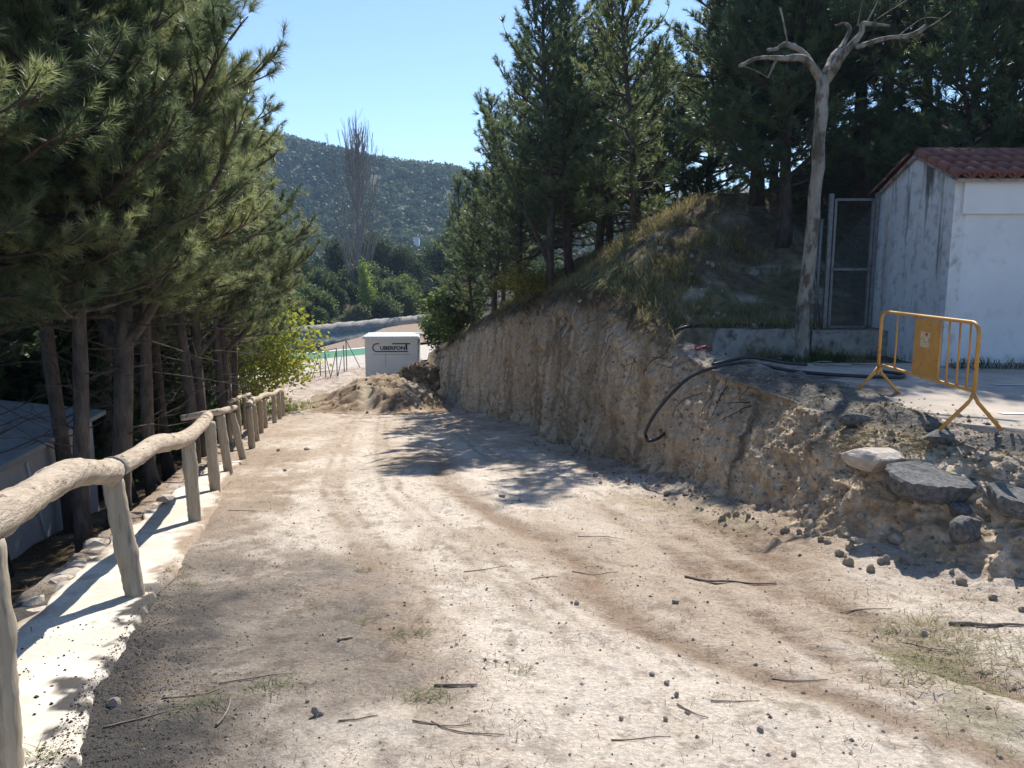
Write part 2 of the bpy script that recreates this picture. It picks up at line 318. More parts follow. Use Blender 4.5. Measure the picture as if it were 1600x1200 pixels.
SURF.append(BV(road))
# slope left of the fence
ys = np.r_[np.linspace(-2, 20, 130), np.linspace(20.3, 70, 90)]; t = np.r_[np.linspace(.55, 4, 60), np.linspace(4.15, 40, 60)]
Y = np.repeat(ys[:, None], len(t), 1); X = Lx(Y)-t[None, :]
Z = GL(X, Y); Z[:, 0] -= .1
n1, n2 = fbm(X*1.4, Y*1.4, o=4, seed=41), fbm(X*.25, Y*.25, o=3, seed=42)
C = mixc((.11, .082, .055), (.24, .19, .13), ss(-.3, .6, n1)); C = mixc(C, (.10, .13, .04), ss(.0, .5, n2+.3*n1)*ss(18, 24, Y)); C = mixc(C, (.46, .33, .24), ss(36, 43, Y)*(.75+.3*n1))
g = G(); g.grid(X, Y, Z, C, flip=True); emb = g.obj('embankment', M_HILL); tag(emb, kind='structure'); SURF.append(BV(emb))
# excavated bank
n, tt = len(BBd), np.linspace(-.12, 1, 150); m = len(tt); TT = np.repeat(tt[None, :], n, 0)
si = np.linspace(0, len(BB)-1, n); nearw = 1-ss(3.6, 5.2, si)                # crumbling near end -> sheer cut
L_ = np.r_[0, np.cumsum(np.linalg.norm(np.diff(BBd[:, :2], axis=0), axis=1))]; LL = np.repeat(L_[:, None], m, 1); NW = nearw[:, None]
h = lerp(TT, np.where(TT > 0, np.sin(np.clip(TT, 0, 1)*np.pi/2), TT), NW*.75)
hor = lerp(TT, np.where(TT > 0, TT**1.15, TT), NW); hor = np.where(NW < .5, np.clip(TT, 0, 1)**2.2*.75+.25*TT, hor)
D = BTd-BBd
X = BBd[:, 0, None]+D[:, 0, None]*hor; Y = BBd[:, 1, None]+D[:, 1, None]*hor; Z = BBd[:, 2, None]+D[:, 2, None]*h
tg = np.gradient(BBd[:, :2], axis=0); tg /= np.linalg.norm(tg, axis=1)[:, None]; nx, ny = -tg[:, 1, None], tg[:, 0, None]
nx, ny = np.where(nx > 0, -nx, nx), np.where(nx > 0, -ny, ny)
env = ss(1.0, .9, TT)*ss(-.12, .1, TT); env2 = ss(1, .96, TT)
gro = fbm(LL*4.2, Z*.6, o=4, seed=51)*.055 + np.abs(fbm(LL*9, Z*1.1, o=3, seed=52))*.07 + fbm(LL*3, Z*4, o=4, seed=59)*.06 + fbm(LL*.55, Z*.25, o=2, seed=53)*.2 + np.where(fbm(LL*2.3, Z*2.8, o=3, seed=60) > .35, -.05, 0)
lump = fbm(X*1.3, Y*1.3, Z*1.3, o=3, seed=54)*.12 - np.abs(fbm(X*3.2, Y*3.2, Z*2.4, o=4, seed=50))*.10 + fbm(X*14, Y*14, Z*14, o=3, seed=55)*.028
gul = -.22*np.abs(vn(LL*1.1, Z*.3, seed=56))
ds = lerp(gro, lump+gul*.8, NW)*env + .03*fbm(X*12, Y*12, Z*12, o=2, seed=57)*env2
toe = np.exp(-((TT-.02)/.09)**2)*(.25+.3*fbm(LL*1.2, LL*0, o=3, seed=58))*(1-.5*NW)
ds = ds + np.maximum(toe, 0)*.45
X += nx*ds; Y += ny*ds; Z += lump*.5*env*NW
s1 = fbm(LL*7, Z*.55, o=4, seed=61); s2 = fbm(LL*.5, Z*.5, o=3, seed=62); s3 = fbm(X*6, Y*6, Z*6, o=3, seed=63)
C = mixc((.46, .35, .235), (.68, .55, .40), ss(-.4, .5, s1*.7+s2*.5)); C = mixc(C, (.26, .19, .125), ss(.15, .7, -s1+.3*s3)*.6)
C = mixc(C, (.36, .255, .155), ss(-.1, .5, s2)*.4)
C = mixc(C, mixc((.46, .345, .23), (.70, .56, .40), ss(-.3, .4, s3+s2*.4)), np.repeat(NW, m, 1))
soil = ss(.86, .97, TT+.07*s1+.05*s3)*ss(5.3, 6.0, si)[:, None]; C = mixc(C, (.27, .235, .195), ss(.90, .99, TT)*ss(6, 5.4, si)[:, None]); C = mixc(C, (.085, .066, .045), soil*.9)
C = mixc(C, (.2, .19, .17), NW*ss(.72, .95, TT+.12*s3)*ss(.0, .4, s2+.5*s3)*.7)
C = mixc(C, (.13, .10, .07), ss(.35, .7, s3-.2)*.6)
g = G(); g.grid(X, Y, Z, C); bank = g.obj('earth_bank', M_BANK); tag(bank, kind='structure'); SURF.append(BV(bank))
bankP = (X, Y, Z)
# hillside and the made ground behind the bank
ys = np.r_[np.linspace(.8, 24, 200), np.linspace(24.2, 75, 110)]; q = np.r_[np.linspace(0, 8, 120), np.linspace(8.15, 60, 90)]
Y = np.repeat(ys[:, None], len(q), 1); X = Ex(Y)+q[None, :]; Z = H(X, Y)
Q = X-Ex(Y); Z = Z + ss(.05, .3, Q)*lerp(ss(.75, .35, Q), ss(2.2, .8, Q), ss(8.4, 10, Y))*ss(14, 12.5, Y)*(.10+.10*fbm(X*2.5, Y*2.5, o=4, seed=71))*ss(3, 6, Y)
n1, n2 = fbm(X*1.6, Y*1.6, o=4, seed=72), fbm(X*.5, Y*.5, o=3, seed=73)
C = mixc((.15, .115, .075), (.27, .22, .15), ss(-.3, .5, n1)); C = mixc(C, (.14, .15, .055), ss(-.2, .4, n2+.3*n1)*ss(15, 17, Y)*.8); C = mixc(C, (.46, .40, .32), ss(.3, .6, n1-.15*n2)*ss(21, 17, Y)*.7)
C = mixc(C, mixc((.20, .18, .155), (.42, .35, .28), ss(-.2, .5, n1)), ss(14, 13, Y))
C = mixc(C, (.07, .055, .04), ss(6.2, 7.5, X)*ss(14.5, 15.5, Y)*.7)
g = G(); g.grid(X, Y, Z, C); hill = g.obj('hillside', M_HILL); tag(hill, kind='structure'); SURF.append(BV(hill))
# asphalt apron by the shed
ys = np.linspace(2.2, 12.9, 90); v = np.linspace(0, 1, 70); Y = np.repeat(ys[:, None], 70, 1)
xe = Ex(ys)+.38+.3*fbm(ys*1.6, ys*0, o=4, seed=81)+.9*ss(8.6, 10.5, ys); X = xe[:, None]+(24-xe)[:, None]*(v**1.6)[None, :]
Z = .045+.012*fbm(X*.6, Y*.6, o=2, seed=82)+.0*X; Z[:, 0] -= .1
g = G(); g.grid(X, Y, Z); apron = g.obj('pavement', M_ASPH); tag(apron, kind='structure'); SURF.append(BV(apron))
for (a, b, wd) in (((5.4, 8.35), (12, 8.1), .10), ((6.6, 10.4), (14, 10.2), .10)):
    g = G(); xs = np.linspace(a[0], b[0], 40); yy = np.linspace(a[1], b[1], 40)
    XX = np.c_[xs, xs]; YY = np.c_[yy-wd/2, yy+wd/2]; g.grid(XX, YY, .053+.012*fbm(XX*.6, YY*.6, o=2, seed=82)); o = g.obj('road_marking', M_LINE); tag(o, kind='structure')
# pale concrete strip under the fence
ys = np.linspace(.8, 15.5, 460); v = np.linspace(0, 1, 46); Y = np.repeat(ys[:, None], 46, 1)
a = -.72+.10*fbm(ys*1.5, ys*0, o=3, seed=91)+.35*ss(8, 15, ys); b = .16+.07*fbm(ys*1.1, ys*0+4, o=6, seed=92, g=.62)-.12*ss(8, 15, ys)+.16*ss(4.5, 2.5, ys)
X = Lx(Y)+a[:, None]+(b-a)[:, None]*v; Z = Zr(Y)+.028+.008*fbm(X*3, Y*3, o=3, seed=93)+.10*ss(14, 16, Y)*-1
Z[:, 0] -= .35; Z[:, 1] -= .04; Z[:, -1] -= .05
n1, n2 = fbm(X*2.2, Y*2.2, o=5, seed=94), fbm(X*9, Y*9, o=4, seed=95); V_ = np.repeat(v[None, :], len(ys), 0)
C = mixc((.60, .53, .44), (.72, .65, .55), ss(-.4, .4, n1)); C = mixc(C, (.33, .26, .19), ss(.3, .8, n1*.6+.6*n2)*.4)
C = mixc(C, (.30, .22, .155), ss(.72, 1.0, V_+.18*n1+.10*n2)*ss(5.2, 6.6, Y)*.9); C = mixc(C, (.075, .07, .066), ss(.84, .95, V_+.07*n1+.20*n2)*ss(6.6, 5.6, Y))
C = mixc(C, (.25, .19, .13), ss(.16, .0, V_+.08*n1+.06*n2)*.7)
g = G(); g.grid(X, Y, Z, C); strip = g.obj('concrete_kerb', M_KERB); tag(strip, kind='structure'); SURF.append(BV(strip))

# ------------------------------------------------------------ wooden fence
def log(P, r, seed, k=14, n=40, knots=4):
    P = catmull(P, 10); s = np.linspace(0, 1, len(P)); rg = np.random.default_rng(seed)
    L = np.sum(np.linalg.norm(np.diff(P, axis=0), axis=1)); P[:, 2] += .014*vn(s*L*1.3, s*0, seed=seed); P[:, 0] += .014*vn(s*L*1.1, s*0+3, seed=seed)
    rr = r*(1+.06*vn(s*L*2.2, s*0+7, seed=seed))
    for c in rg.uniform(.1, .9, knots): rr += r*.13*np.exp(-((s-c)*L/.09)**2)
    rr[0] *= .93; rr[-1] *= .93
    return G().tube(P, rr, k, wob=.10)
posts = [(3.04, 1.10, 0, 0), (5.64, 1.0, -.10, 0), (8.56, 1.0, -.03, 0), (10.9, 1.08, -.01, 0), (13.05, 1.06, -.06, 0), (15.35, 1.05, -.22, .05), (17.6, 1.05, -.02, 0), (19.5, 1.02, -.08, 0), (21.6, 1.03, .0, 0), (23.8, 1.0, .0, 0), (26.2, 1.05, 0, 0), (28.4, 1.05, 0, 0), (30.6, 1.05, 0, 0)]
PT = []
def post(f, i):
    y, h, lx, ly = posts[i]; x = float(Lx(y)); z = drop(x, y)
    a = Vector((x, y, z-.06)); b = Vector((x+lx, y+ly, z+h-.07)); PT.append(b)
    o = log([a, a.lerp(b, .33), a.lerp(b, .66), b], .076, 300+i, k=14, knots=1).obj('post', M_POST, f)
    return b
f1 = tag(empty('wooden_fence', (0, 0, 0)), 'rustic fence run with thick gnarled pale log rail on the white concrete kerb', 'fence')
tops = [post(f1, i) for i in range(4)]
up = Vector((0, 0, .075)); st = Vector((-1.35, .2, .93))
def rail(f, pts, r, seed, kn=4): return log(pts, r, seed, knots=kn).obj('rail', M_LOG, f)
mid01 = tops[0].lerp(tops[1], .55)+Vector((-.03, 0, .14))
rail(f1, [st, tops[0]+up, tops[0].lerp(tops[1], .3)+up+Vector((-.02, 0, .03)), mid01, tops[1].lerp(tops[0], .12)+up, tops[1]+up*.9], .088, 1, 3)
rail(f1, [tops[1]+up*.95+Vector((-.012, .05, 0)), tops[1].lerp(tops[2], .4)+up+Vector((0, 0, .04)), tops[2]+up*.9, tops[2].lerp(tops[3], .6)+up, tops[3]+up+Vector((-.1, .15, 0))], .084, 2, 2)
tr = G(); a = np.linspace(0, 2*np.pi, 25); dr = (tops[2]-tops[0]).normalized(); s_ = dr.cross(Vector((0, 0, 1))).normalized(); u_ = s_.cross(dr)
tr.tube([list(tops[1]+up*.92+s_*math.cos(x)*.094+u_*math.sin(x)*.094) for x in a], .007, 5, caps=False); tr.obj('wire_band', M_IRON, f1)
f2 = tag(empty('wooden_fence'), 'short fence piece of two leaning posts under one thin grey rail', 'fence')
t2 = [post(f2, i) for i in (4, 5)]
rail(f2, [t2[0]+Vector((-.55, -.35, .02)), t2[0]+Vector((0, 0, .07)), t2[0].lerp(t2[1], .5)+Vector((0, 0, .07)), t2[1]+Vector((.05, .1, .07))], .055, 3, 2)
f3 = tag(empty('wooden_fence'), 'low fence run of close posts and wavy pale rail by the earth heap', 'fence')
t3 = [post(f3, i) for i in range(6, 13)]
for k, (i, j) in enumerate(((0, 2), (2, 4), (4, 6))): rail(f3, [t3[i]+up*.8, t3[i+1]+up*1.0+Vector((0, 0, .05)), t3[j]+up*.8], .075, 20+k, 1)
f4 = tag(empty('wooden_fence'), 'dark grey side fence with horizontal rail running off from the post line', 'fence')
c0 = Vector((float(Lx(19))-.5, 18.6, 0)); c1 = Vector((float(Lx(26))-.6, 25.5, 0)); ps = []
for k in range(4):
    p = c0.lerp(c1, k/3); z = drop(p.x, p.y); p = Vector((p.x, p.y, z)); ps.append(p)
    log([p-Vector((0, 0, .1)), p+Vector((0, 0, .5)), p+Vector((0, 0, 1.0))], .065, 60+k, k=10, knots=1).obj('post', M_POST, f4)
for a_, b_ in ((0, 1), (1, 2), (2, 3)): rail(f4, [ps[a_]+Vector((0, 0, 1.04)), ps[a_].lerp(ps[b_], .5)+Vector((0, 0, 1.05)), ps[b_]+Vector((0, 0, 1.04))], .05, 70+a_, 2)
# rubble stones along the kerb's outer edge
def nrm(v): return v/(np.linalg.norm(v, axis=-1, keepdims=True)+1e-9)
def rock_mesh(seed, sz, sub=2, flat=1.0, amp=.3, m=None, name='stone'):
    import bmesh
    bm = bmesh.new(); bmesh.ops.create_icosphere(bm, subdivisions=sub, radius=1); v = np.array([p.co[:] for p in bm.verts]); f = np.array([[q.index for q in p.verts] for p in bm.faces]); bm.free()
    rgk = np.random.default_rng(seed)
    for pn_ in nrm(rgk.normal(0, 1, (13, 3))): v = v-np.maximum(v@pn_-rgk.uniform(.62, .88), 0)[:, None]*pn_
    d = fbm(v[:, 0]*1.1+seed, v[:, 1]*1.1, v[:, 2]*1.1, o=4, seed=seed); v *= (1+amp*.45*d)[:, None]; v *= 1.15; v *= np.array(sz)/2*np.array([1, 1, flat])
    return G().add(v, f).mesh(name, m, smooth=False)
rk = [rock_mesh(500+i, (.24, .2, .13), 2, 1, .35, M_CONC if i % 2 else M_ROCK) for i in range(5)]
for k in range(46):
    y = 1.6+k*.27+RNG.uniform(-.1, .1); x = float(Lx(y))-.72+.35*float(ss(8, 15, y))+RNG.uniform(-.18, .08)
    o = link(rk[k % 5], 'kerb_stone', None, (x, y, float(Zr(y))-.08+RNG.uniform(-.03, .03))); o.rotation_euler = (RNG.uniform(-.3, .3), RNG.uniform(-.3, .3), RNG.uniform(0, 6)); s = RNG.uniform(.6, 1.5); o.scale = (s, s, s)
    tag(o, 'pale rubble stone set along the outer edge of the concrete kerb', 'stone', 'rubble stones edging the kerb')

# ------------------------------------------------------------ trees
def nrm(v): return v/(np.linalg.norm(v, axis=-1, keepdims=True)+1e-9)
def pine(seed, Hh, cb, Rr, nb, dens, nn, nl, nw, r0, dark, light, lean=(0, 0), dead=14, fork=None, sx=1.):
    rg = np.random.default_rng(seed); wood = G(); k = 16; s = np.linspace(0, 1, k)
    T = np.c_[lean[0]*s+.16*vn(s*3, s*0, seed=seed), lean[1]*s+.16*vn(s*3, s*0+9, seed=seed), s*Hh]; T[0, :2] = 0
    rad = r0*(1-s)**.85+.015; rad[0] *= 1.35
    wood.tube(T, rad, 11, wob=.14)
    TP, TD, TS = [], [], []
    def tp(f): return np.array([np.interp(f, s, T[:, i]) for i in range(3)])
    az = rg.uniform(0, 6)
    def subs(P, d0, Lb, hn):
        ns = max(3, int(Lb*dens))
        for f in np.linspace(.18, 1, ns)+rg.uniform(-.04, .04, ns):
            f = float(np.clip(f, .1, 1)); u = f*(len(P)-1); i = min(int(u), len(P)-2); p = P[i]+(P[i+1]-P[i])*(u-i); bd = nrm(P[i+1]-P[i])
            side = nrm(np.cross(bd, [0, 0, 1.])); an = rg.uniform(-1.1, 1.1) if f < .97 else rg.uniform(-.3, .3)
            d = nrm(bd*math.cos(an)+side*math.sin(an)+np.array([0, 0, rg.uniform(-.12, .5)]))
            Ls = (Lb*.30*(1.2-f)+.28)*rg.uniform(.7, 1.3); q = [p]
            for _ in range(3): q.append(q[-1]+d*Ls/3); d = nrm(d+np.array([0, 0, .16])+rg.normal(0, .08, 3))
            q = np.array(q); wood.tube(q, np.linspace(.011, .004, 4)*(1+.3*Lb), 3, caps=False)
            m = max(2, int(Ls*dens*1.75)); gg = rg.uniform(.2, 1.0, m); gg[0] = 1.; uu = gg*3*.999; ii = uu.astype(int); pp = q[ii]+(q[np.minimum(ii+1, 3)]-q[ii])*(uu-ii)[:, None]
            dd = nrm(nrm(q[3]-q[0])[None]+rg.normal(0, .55, (m, 3))+np.array([0, 0, .32])); off = rg.uniform(0, .16, m)[:, None]
            TP.append(pp+dd*off); TD.append(dd); TS.append(rg.uniform(.75, 1.2, m))
    for i in range(nb):
        hn = ((i+.5)/nb)**.9; f = cb+(1-cb)*hn; az += 2.4+rg.uniform(-.35, .35)
        prof = min(1, .62+1.6*hn)*(1-hn)**.62*(.62+.62*rg.random())
        Lb = max(.35, Rr*prof); el = R(lerp(2, 62, hn**1.2)+rg.uniform(-9, 12)); d = np.array([math.cos(az)*math.cos(el)*sx, math.sin(az)*math.cos(el), math.sin(el)]); d = nrm(d)
        P = [tp(f*.985)]
        for _ in range(6): P.append(P[-1]+d*Lb/6); d = nrm(d+np.array([0, 0, .075])+rg.normal(0, .07, 3))
        P = np.array(P); wood.tube(P, np.linspace(.022+.012*Lb, .007, 7), 5, caps=False); subs(P, d, Lb, hn)
    if fork:
        for (f, a, el, Lb) in fork:
            d = np.array([math.cos(a)*math.cos(el), math.sin(a)*math.cos(el), math.sin(el)]); P = [tp(f)]
            for _ in range(7): P.append(P[-1]+d*Lb/7); d = nrm(d+np.array([0, 0, .05])+rg.normal(0, .06, 3))
            P = np.array(P); wood.tube(P, np.linspace(r0*.62, .02, 8), 8, caps=False); subs(P[2:], d, Lb*.8, .3)
    for i in range(dead):
        f = rg.uniform(cb*.45, cb*1.25); a = rg.uniform(0, 6.28); el = rg.uniform(-.2, .5); d = np.array([math.cos(a)*math.cos(el), math.sin(a)*math.cos(el), math.sin(el)]); P = [tp(f)]
        Lb = rg.uniform(.4, Rr*.7)
        for _ in range(4): P.append(P[-1]+d*Lb/4); d = nrm(d+rg.normal(0, .12, 3)+np.array([0, 0, .04]))
        P = np.array(P); wood.tube(P, np.linspace(.014, .004, 5), 3, caps=False)
        for _ in range(3):
            j = rg.integers(1, 4); dd = nrm(d+rg.normal(0, .6, 3)); wood.tube(np.array([P[j], P[j]+dd*.2, P[j]+dd*.42+np.array([0, 0, .05])]), [.006, .004, .002], 3, caps=False)
    TP.append(tp(1.)[None]+rg.normal(0, .05, (10, 3))); TD.append(nrm(rg.normal(0, .3, (10, 3))+np.array([0, 0, 1.]))); TS.append(np.ones(10))
    P = np.vstack(TP); D = np.vstack(TD); S = np.concatenate(TS); n = len(P)
    A = nrm(np.cross(D, rg.normal(0, 1, (n, 3)))); B = np.cross(D, A)
    th = rg.uniform(0, 6.283, (n, nn)); al = rg.uniform(.2, 1.0, (n, nn)); st = rg.uniform(-.10, .05, (n, nn))
    rd = A[:, None]*np.cos(th)[..., None]+B[:, None]*np.sin(th)[..., None]
    nd = nrm(D[:, None]*np.cos(al)[..., None]+rd*np.sin(al)[..., None]); nd[..., 2] -= .08
    b = P[:, None]+D[:, None]*st[..., None]; ln = nl*S[:, None]*rg.uniform(.75, 1.15, (n, nn)); tip = b+nd*ln[..., None]
    sd = nrm(np.cross(nd, rg.normal(0, 1, (n, nn, 3))))*nw/2
    V = np.stack([b-sd, b+sd, tip], 2).reshape(-1, 3); F = np.arange(len(V)).reshape(-1, 3)
    tint = np.clip(.5+.9*fbm(P[:, 0]*.9, P[:, 1]*.9, P[:, 2]*.9, o=2, seed=seed+3)+rg.normal(0, .16, n), 0, 1)
    C = mixc(dark, light, tint); C = np.repeat(C, nn*3, 0)
    return wood.mesh('trunk', M_BARK), G().add(V, F, c=C).mesh('crown', M_NEED, smooth=False)
DK, LT = (.10, .145, .07), (.28, .315, .145)
DK2, LT2 = (.075, .125, .06), (.20, .255, .115)
V_A = pine(11, 9.6, .31, 2.9, 88, 6.6, 66, .15, .0066, .12, DK, LT, (.3, .1), 16, fork=[(.255, 2.6, .75, 3.0), (.265, -.3, .8, 3.2)])
V_B = pine(12, 11.5, .32, 2.6, 96, 5.7, 44, .16, .010, .115, DK, LT, (-.2, .3), 16)
V_C = pine(13, 10, .14, 2.3, 76, 4.8, 22, .20, .021, .12, DK2, LT2, (.25, .1), 26)
V_D = pine(14, 10.5, .24, 2.5, 72, 4.6, 22, .20, .020, .13, DK2, LT2, (-.35, .2), 30, fork=[(.08, 2.9, 1.15, 5.5)])
V_E = pine(15, 8, .16, 3.0, 84, 5.0, 22, .20, .022, .15, DK2, (.16, .205, .095), (.2, 0), 24)
V_F = pine(16, 8.5, .08, 2.0, 66, 5.0, 20, .20, .021, .09, DK2, (.24, .28, .11), (0, .2), 20)
V_G = pine(17, 9.5, .36, 3.6, 50, 3.6, 18, .20, .017, .2, (.06, .08, .04), (.15, .165, .075), (.1, .1), 40)
def tree(V, x, y, rz, s, label, group=None, name='pine_tree', z=None, cat='tree', tilt=(0, 0), sz=None):
    if z is None: z = drop(x, y)
    e = empty(name, (x, y, z-.08), rz); e.rotation_euler = (tilt[0], tilt[1], rz); e.scale = (s, s, sz or s); tag(e, label, cat, group)
    link(V[0], 'trunk', e); link(V[1], 'crown', e); return e
LEFT = 'pines below the wooden fence'
tree(V_A, -5.35, 10.0, 0, 1.0, 'thick pine forking low into two limbs beside the concrete kerb', LEFT)
tree(V_B, -4.95, 6.3, 1.0, .85, 'slim leaning pine rooted closest to the grey rendered wall base', LEFT, tilt=(0, -.09))
UNDER = []
LROW = {(-5.9, 8.4): 'slender pine standing against the wall of the low rendered building', (-5.15, 8.9): 'thin straight pine between the forked pine and the concrete kerb', (-6.62, 11.2): 'slim pine at the corner of the low rendered building', (-5.8, 12.1): 'slim pine just beyond the forked pine, behind the fence end post',
 (-7.0, 13.6): 'pine standing behind the short fence piece, beside the dark conifer', (-6.15, 14.4): 'slim pine rooted by the two leaning fence posts', (-6.6, 15.8): 'low forked pine beyond the two leaning fence posts', (-7.5, 19.3): 'pine behind the dark grey side fence', (-8.0, 21.7): 'forked pine over the rails of the dark grey side fence', (-9.3, 25.2): 'pine before the yellow-green leafy tree', (-10.5, 28.5): 'last pine of the row, crown touching the yellow-green tree', (-7.6, 16.6): 'slim pine wedged between two dark narrow conifers'}
for (V, x, y, rz, s, tl) in ((V_B, -5.9, 8.4, 2.4, .9, -.03), (V_A, -7.3, 3.6, 2.0, 1.05, 0), (V_B, -5.15, 8.9, 5.0, .78, .02), (V_B, -5.8, 12.1, 3.3, .82, -.03), (V_B, -6.15, 14.4, 1.3, .85, .02), (V_B, -7.6, 16.6, 2.8, .9, 0), (V_B, -6.62, 11.2, 2.6, .9, 0), (V_B, -7.0, 13.6, 4.1, 1.0, 0), (V_A, -6.6, 15.8, 1.2, .92, .02), (V_B, -8.1, 14.9, 5.2, 1.05, 0), (V_B, -7.5, 19.3, .4, .95, 0), (V_A, -8.0, 21.7, 3.6, .98, 0), (V_B, -8.9, 17.5, 1.9, 1.05, 0), (V_B, -9.3, 25.2, 5.7, .92, 0), (V_A, -11.5, 15.5, 4.6, 1.0, 0), (V_B, -12.5, 21.5, .9, 1.05, 0), (V_A, -13.0, 9.5, 5.4, 1.05, 0), (V_B, -10.5, 28.5, 2.2, .85, 0)):
    tree(V, x, y, rz, s, LROW.get((x, y), 'dark trunked pine standing deep in the shade behind the low rendered building'), LEFT, tilt=(0, tl))
for (x, y, s) in ((-11.2, 14.5, 1.5), (-13, 16.5, 1.6), (-9.6, 16.2, 1.2), (-12.2, 13.9, 1.4), (-15, 15, 1.7), (-11.5, 18.8, 1.4), (-14.5, 20, 1.6), (-10.6, 21.5, 1.2)):
    UNDER.append((x, y, s))
RG = 'pines on the cut hillside'
tree(V_D, 1.25, 24.2, .3, .92, 'tall pine with twin trunks from one foot above the earth cutting', RG)
tree(V_C, 1.9, 25.0, 2.2, 1.0, 'straight pine just behind the twin-trunked pine on the hillside', RG)
tree(V_F, 3.5, 22.0, 1.1, .95, 'small sunlit pine with thin leaning trunk on the grassy crest', RG, tilt=(0, -.16))
for (V, x, y, rz, s) in ((V_C, .3, 28.5, .7, .92), (V_F, -.7, 31.5, 2.9, .98), (V_C, -.5, 36.5, 4.4, .85), (V_F, -1.9, 36.0, 5.1, .8), (V_F, -2.6, 41, 1.9, .95), (V_C, .8, 42, 3.3, .85), (V_C, 1.4, 31, 5.5, .95)):
    tree(V, x, y, rz, s, 'slender pine in the thicket descending along the top of the earth cutting', RG)
for (V, x, y, rz, s) in ((V_C, 2.2, 29.5, 1.4, .98), (V_D, 3.0, 27, 3.7, .95)):
    tree(V, x, y, rz, s, 'pine rising behind the grassy hillside crest', RG)
tree(V_E, 6.4, 18.4, .6, .92, 'big dark bushy pine directly behind the bare pollarded tree', RG)
tree(V_E, 6.4, 20.6, 3.9, .98, 'big dark bushy pine on the slope above the black hose', RG)
for (x, y, rz, s, V) in ((9.0, 20.5, 2.1, .95, V_G), (12.2, 19.5, 4.2, 1.0, V_G), (16, 22, .8, 1.0, V_G), (11, 23.5, 5.0, .9, V_G)):
    tree(V, x, y, rz, s, 'open branched pine with bare lower boughs on the slope behind the tiled shed', RG)
for (x, y, rz, s, V) in ((9.8, 17.0, 1.0, .9, V_E), (12.8, 17.2, 2.9, .95, V_E), (9.8, 25.5, 5.5, 1.05, V_E), (10.8, 28, 1.5, 1.0, V_E), (13.5, 26, 2.5, 1.0, V_E), (17, 28, 4.4, 1.05, V_E), (20, 25, 3.1, 1.05, V_E), (14.5, 31, .2, 1.0, V_E), (4.2, 33, 2.2, 1.15, V_E), (7.4, 23.6, 2.2, 1.0, V_E), (6.4, 34, 4.2, 1.15, V_E), (8.2, 32.5, .9, 1.1, V_E), (2.6, 35, 3.4, 1.1, V_E), (11, 33, 3.4, 1.1, V_E), (18.5, 20.5, 5.2, .9, V_E)):
    tree(V, x, y, rz, s, 'bushy dark pine in the dense wood behind the hillside crest', RG)

def bare(seed, limbs, m, name='trunk', wob=.1):
    g = G(); rg = np.random.default_rng(seed)
    for P, r, k in limbs:
        Q = catmull(P, 6); u = np.linspace(0, 1, len(Q)); rr = np.interp(u, np.linspace(0, 1, len(r)), r); sd = int(abs(Q[-1, 0]*977)) % 500; ln = np.linalg.norm(Q[-1]-Q[0])
        for ax in range(3): Q[1:, ax] += (rr*(.75 if r[0] < .1 else .18)*vn(u*ln*3.2+ax*9, u*0, seed=sd))[1:]
        rr = rr*(1+(.22 if r[0] < .1 else .07)*vn(u*ln*4, u*0+5, seed=sd)); g.tube(Q, rr, k, wob=wob)
    return g
# pollarded plane tree
pb = Vector((5.05, 13.35, 0)); pb.z = drop(pb.x, pb.y)
pt = tag(empty('plane_tree', pb), 'bare pollarded plane tree with pale blotchy trunk and knobbly stub branches', 'tree')
def pp(px, py, dd=0): return list(at(px, py, 13.4+dd)-pb)
trunk = bare(1, [([[-.02, 0, -.1], [0, 0, .12], pp(1258, 470), pp(1272, 330), pp(1281, 200), pp(1286, 118)], [.165, .125, .115, .108, .102, .10], 14)], M_PLANE, wob=.12)
trunk.obj('trunk', M_PLANE, pt)
limbs = [([pp(1284, 130), pp(1268, 100, -.1), pp(1245, 90, -.3), pp(1210, 88, -.5), pp(1178, 90, -.6), pp(1154, 102, -.7)], [.085, .07, .06, .05, .042, .045], 8),
 ([pp(1284, 125), pp(1265, 88, .1), pp(1248, 72, .2), pp(1228, 66, .2), pp(1212, 76, .2), pp(1198, 78, .2)], [.08, .07, .06, .06, .04, .03], 8),
 ([pp(1230, 66, .2), pp(1226, 40, .2), pp(1220, 12, .2)], [.022, .018, .02], 5),
 ([pp(1217, 90, -.5), pp(1208, 104, -.4), pp(1199, 122, -.4)], [.03, .026, .02], 5),
 ([pp(1287, 128), pp(1310, 98, -.2), pp(1332, 68, -.3), pp(1348, 48, -.3), pp(1352, 38, -.3), pp(1390, 40, -.4)], [.095, .085, .075, .06, .05, .02], 8),
 ([pp(1338, 72, -.3), pp(1365, 66, -.4), pp(1395, 58, -.5), pp(1425, 54, -.6), pp(1445, 42, -.6)], [.055, .05, .045, .045, .04], 8),
 ([pp(1290, 110), pp(1300, 88, .4), pp(1318, 72, .6), pp(1326, 50, .7), pp(1318, 36, .8), pp(1305, 40, .9)], [.07, .06, .05, .05, .035, .02], 7),
 ([pp(1350, 42, -.3), pp(1385, 20, -.3), pp(1425, -5, -.2)], [.014, .01, .006], 4), ([pp(1352, 40, -.3), pp(1368, 10, -.1), pp(1378, -20, 0)], [.014, .01, .006], 4),
 ([pp(1445, 42, -.6), pp(1446, 25, -.6), pp(1444, 8, -.6)], [.02, .014, .008], 4), ([pp(1442, 46, -.6), pp(1462, 36, -.6), pp(1486, 18, -.5)], [.014, .01, .005], 4), ([pp(1400, 58, -.5), pp(1440, 30, -.2), pp(1470, 28, -.1)], [.012, .009, .005], 4),
 ([pp(1160, 103, -.7), pp(1180, 110, -.6), pp(1200, 122, -.4)], [.008, .006, .004], 4), ([pp(1340, 40, -.3), pp(1345, 10, -.3), pp(1356, -25, -.3)], [.013, .009, .006], 4)]
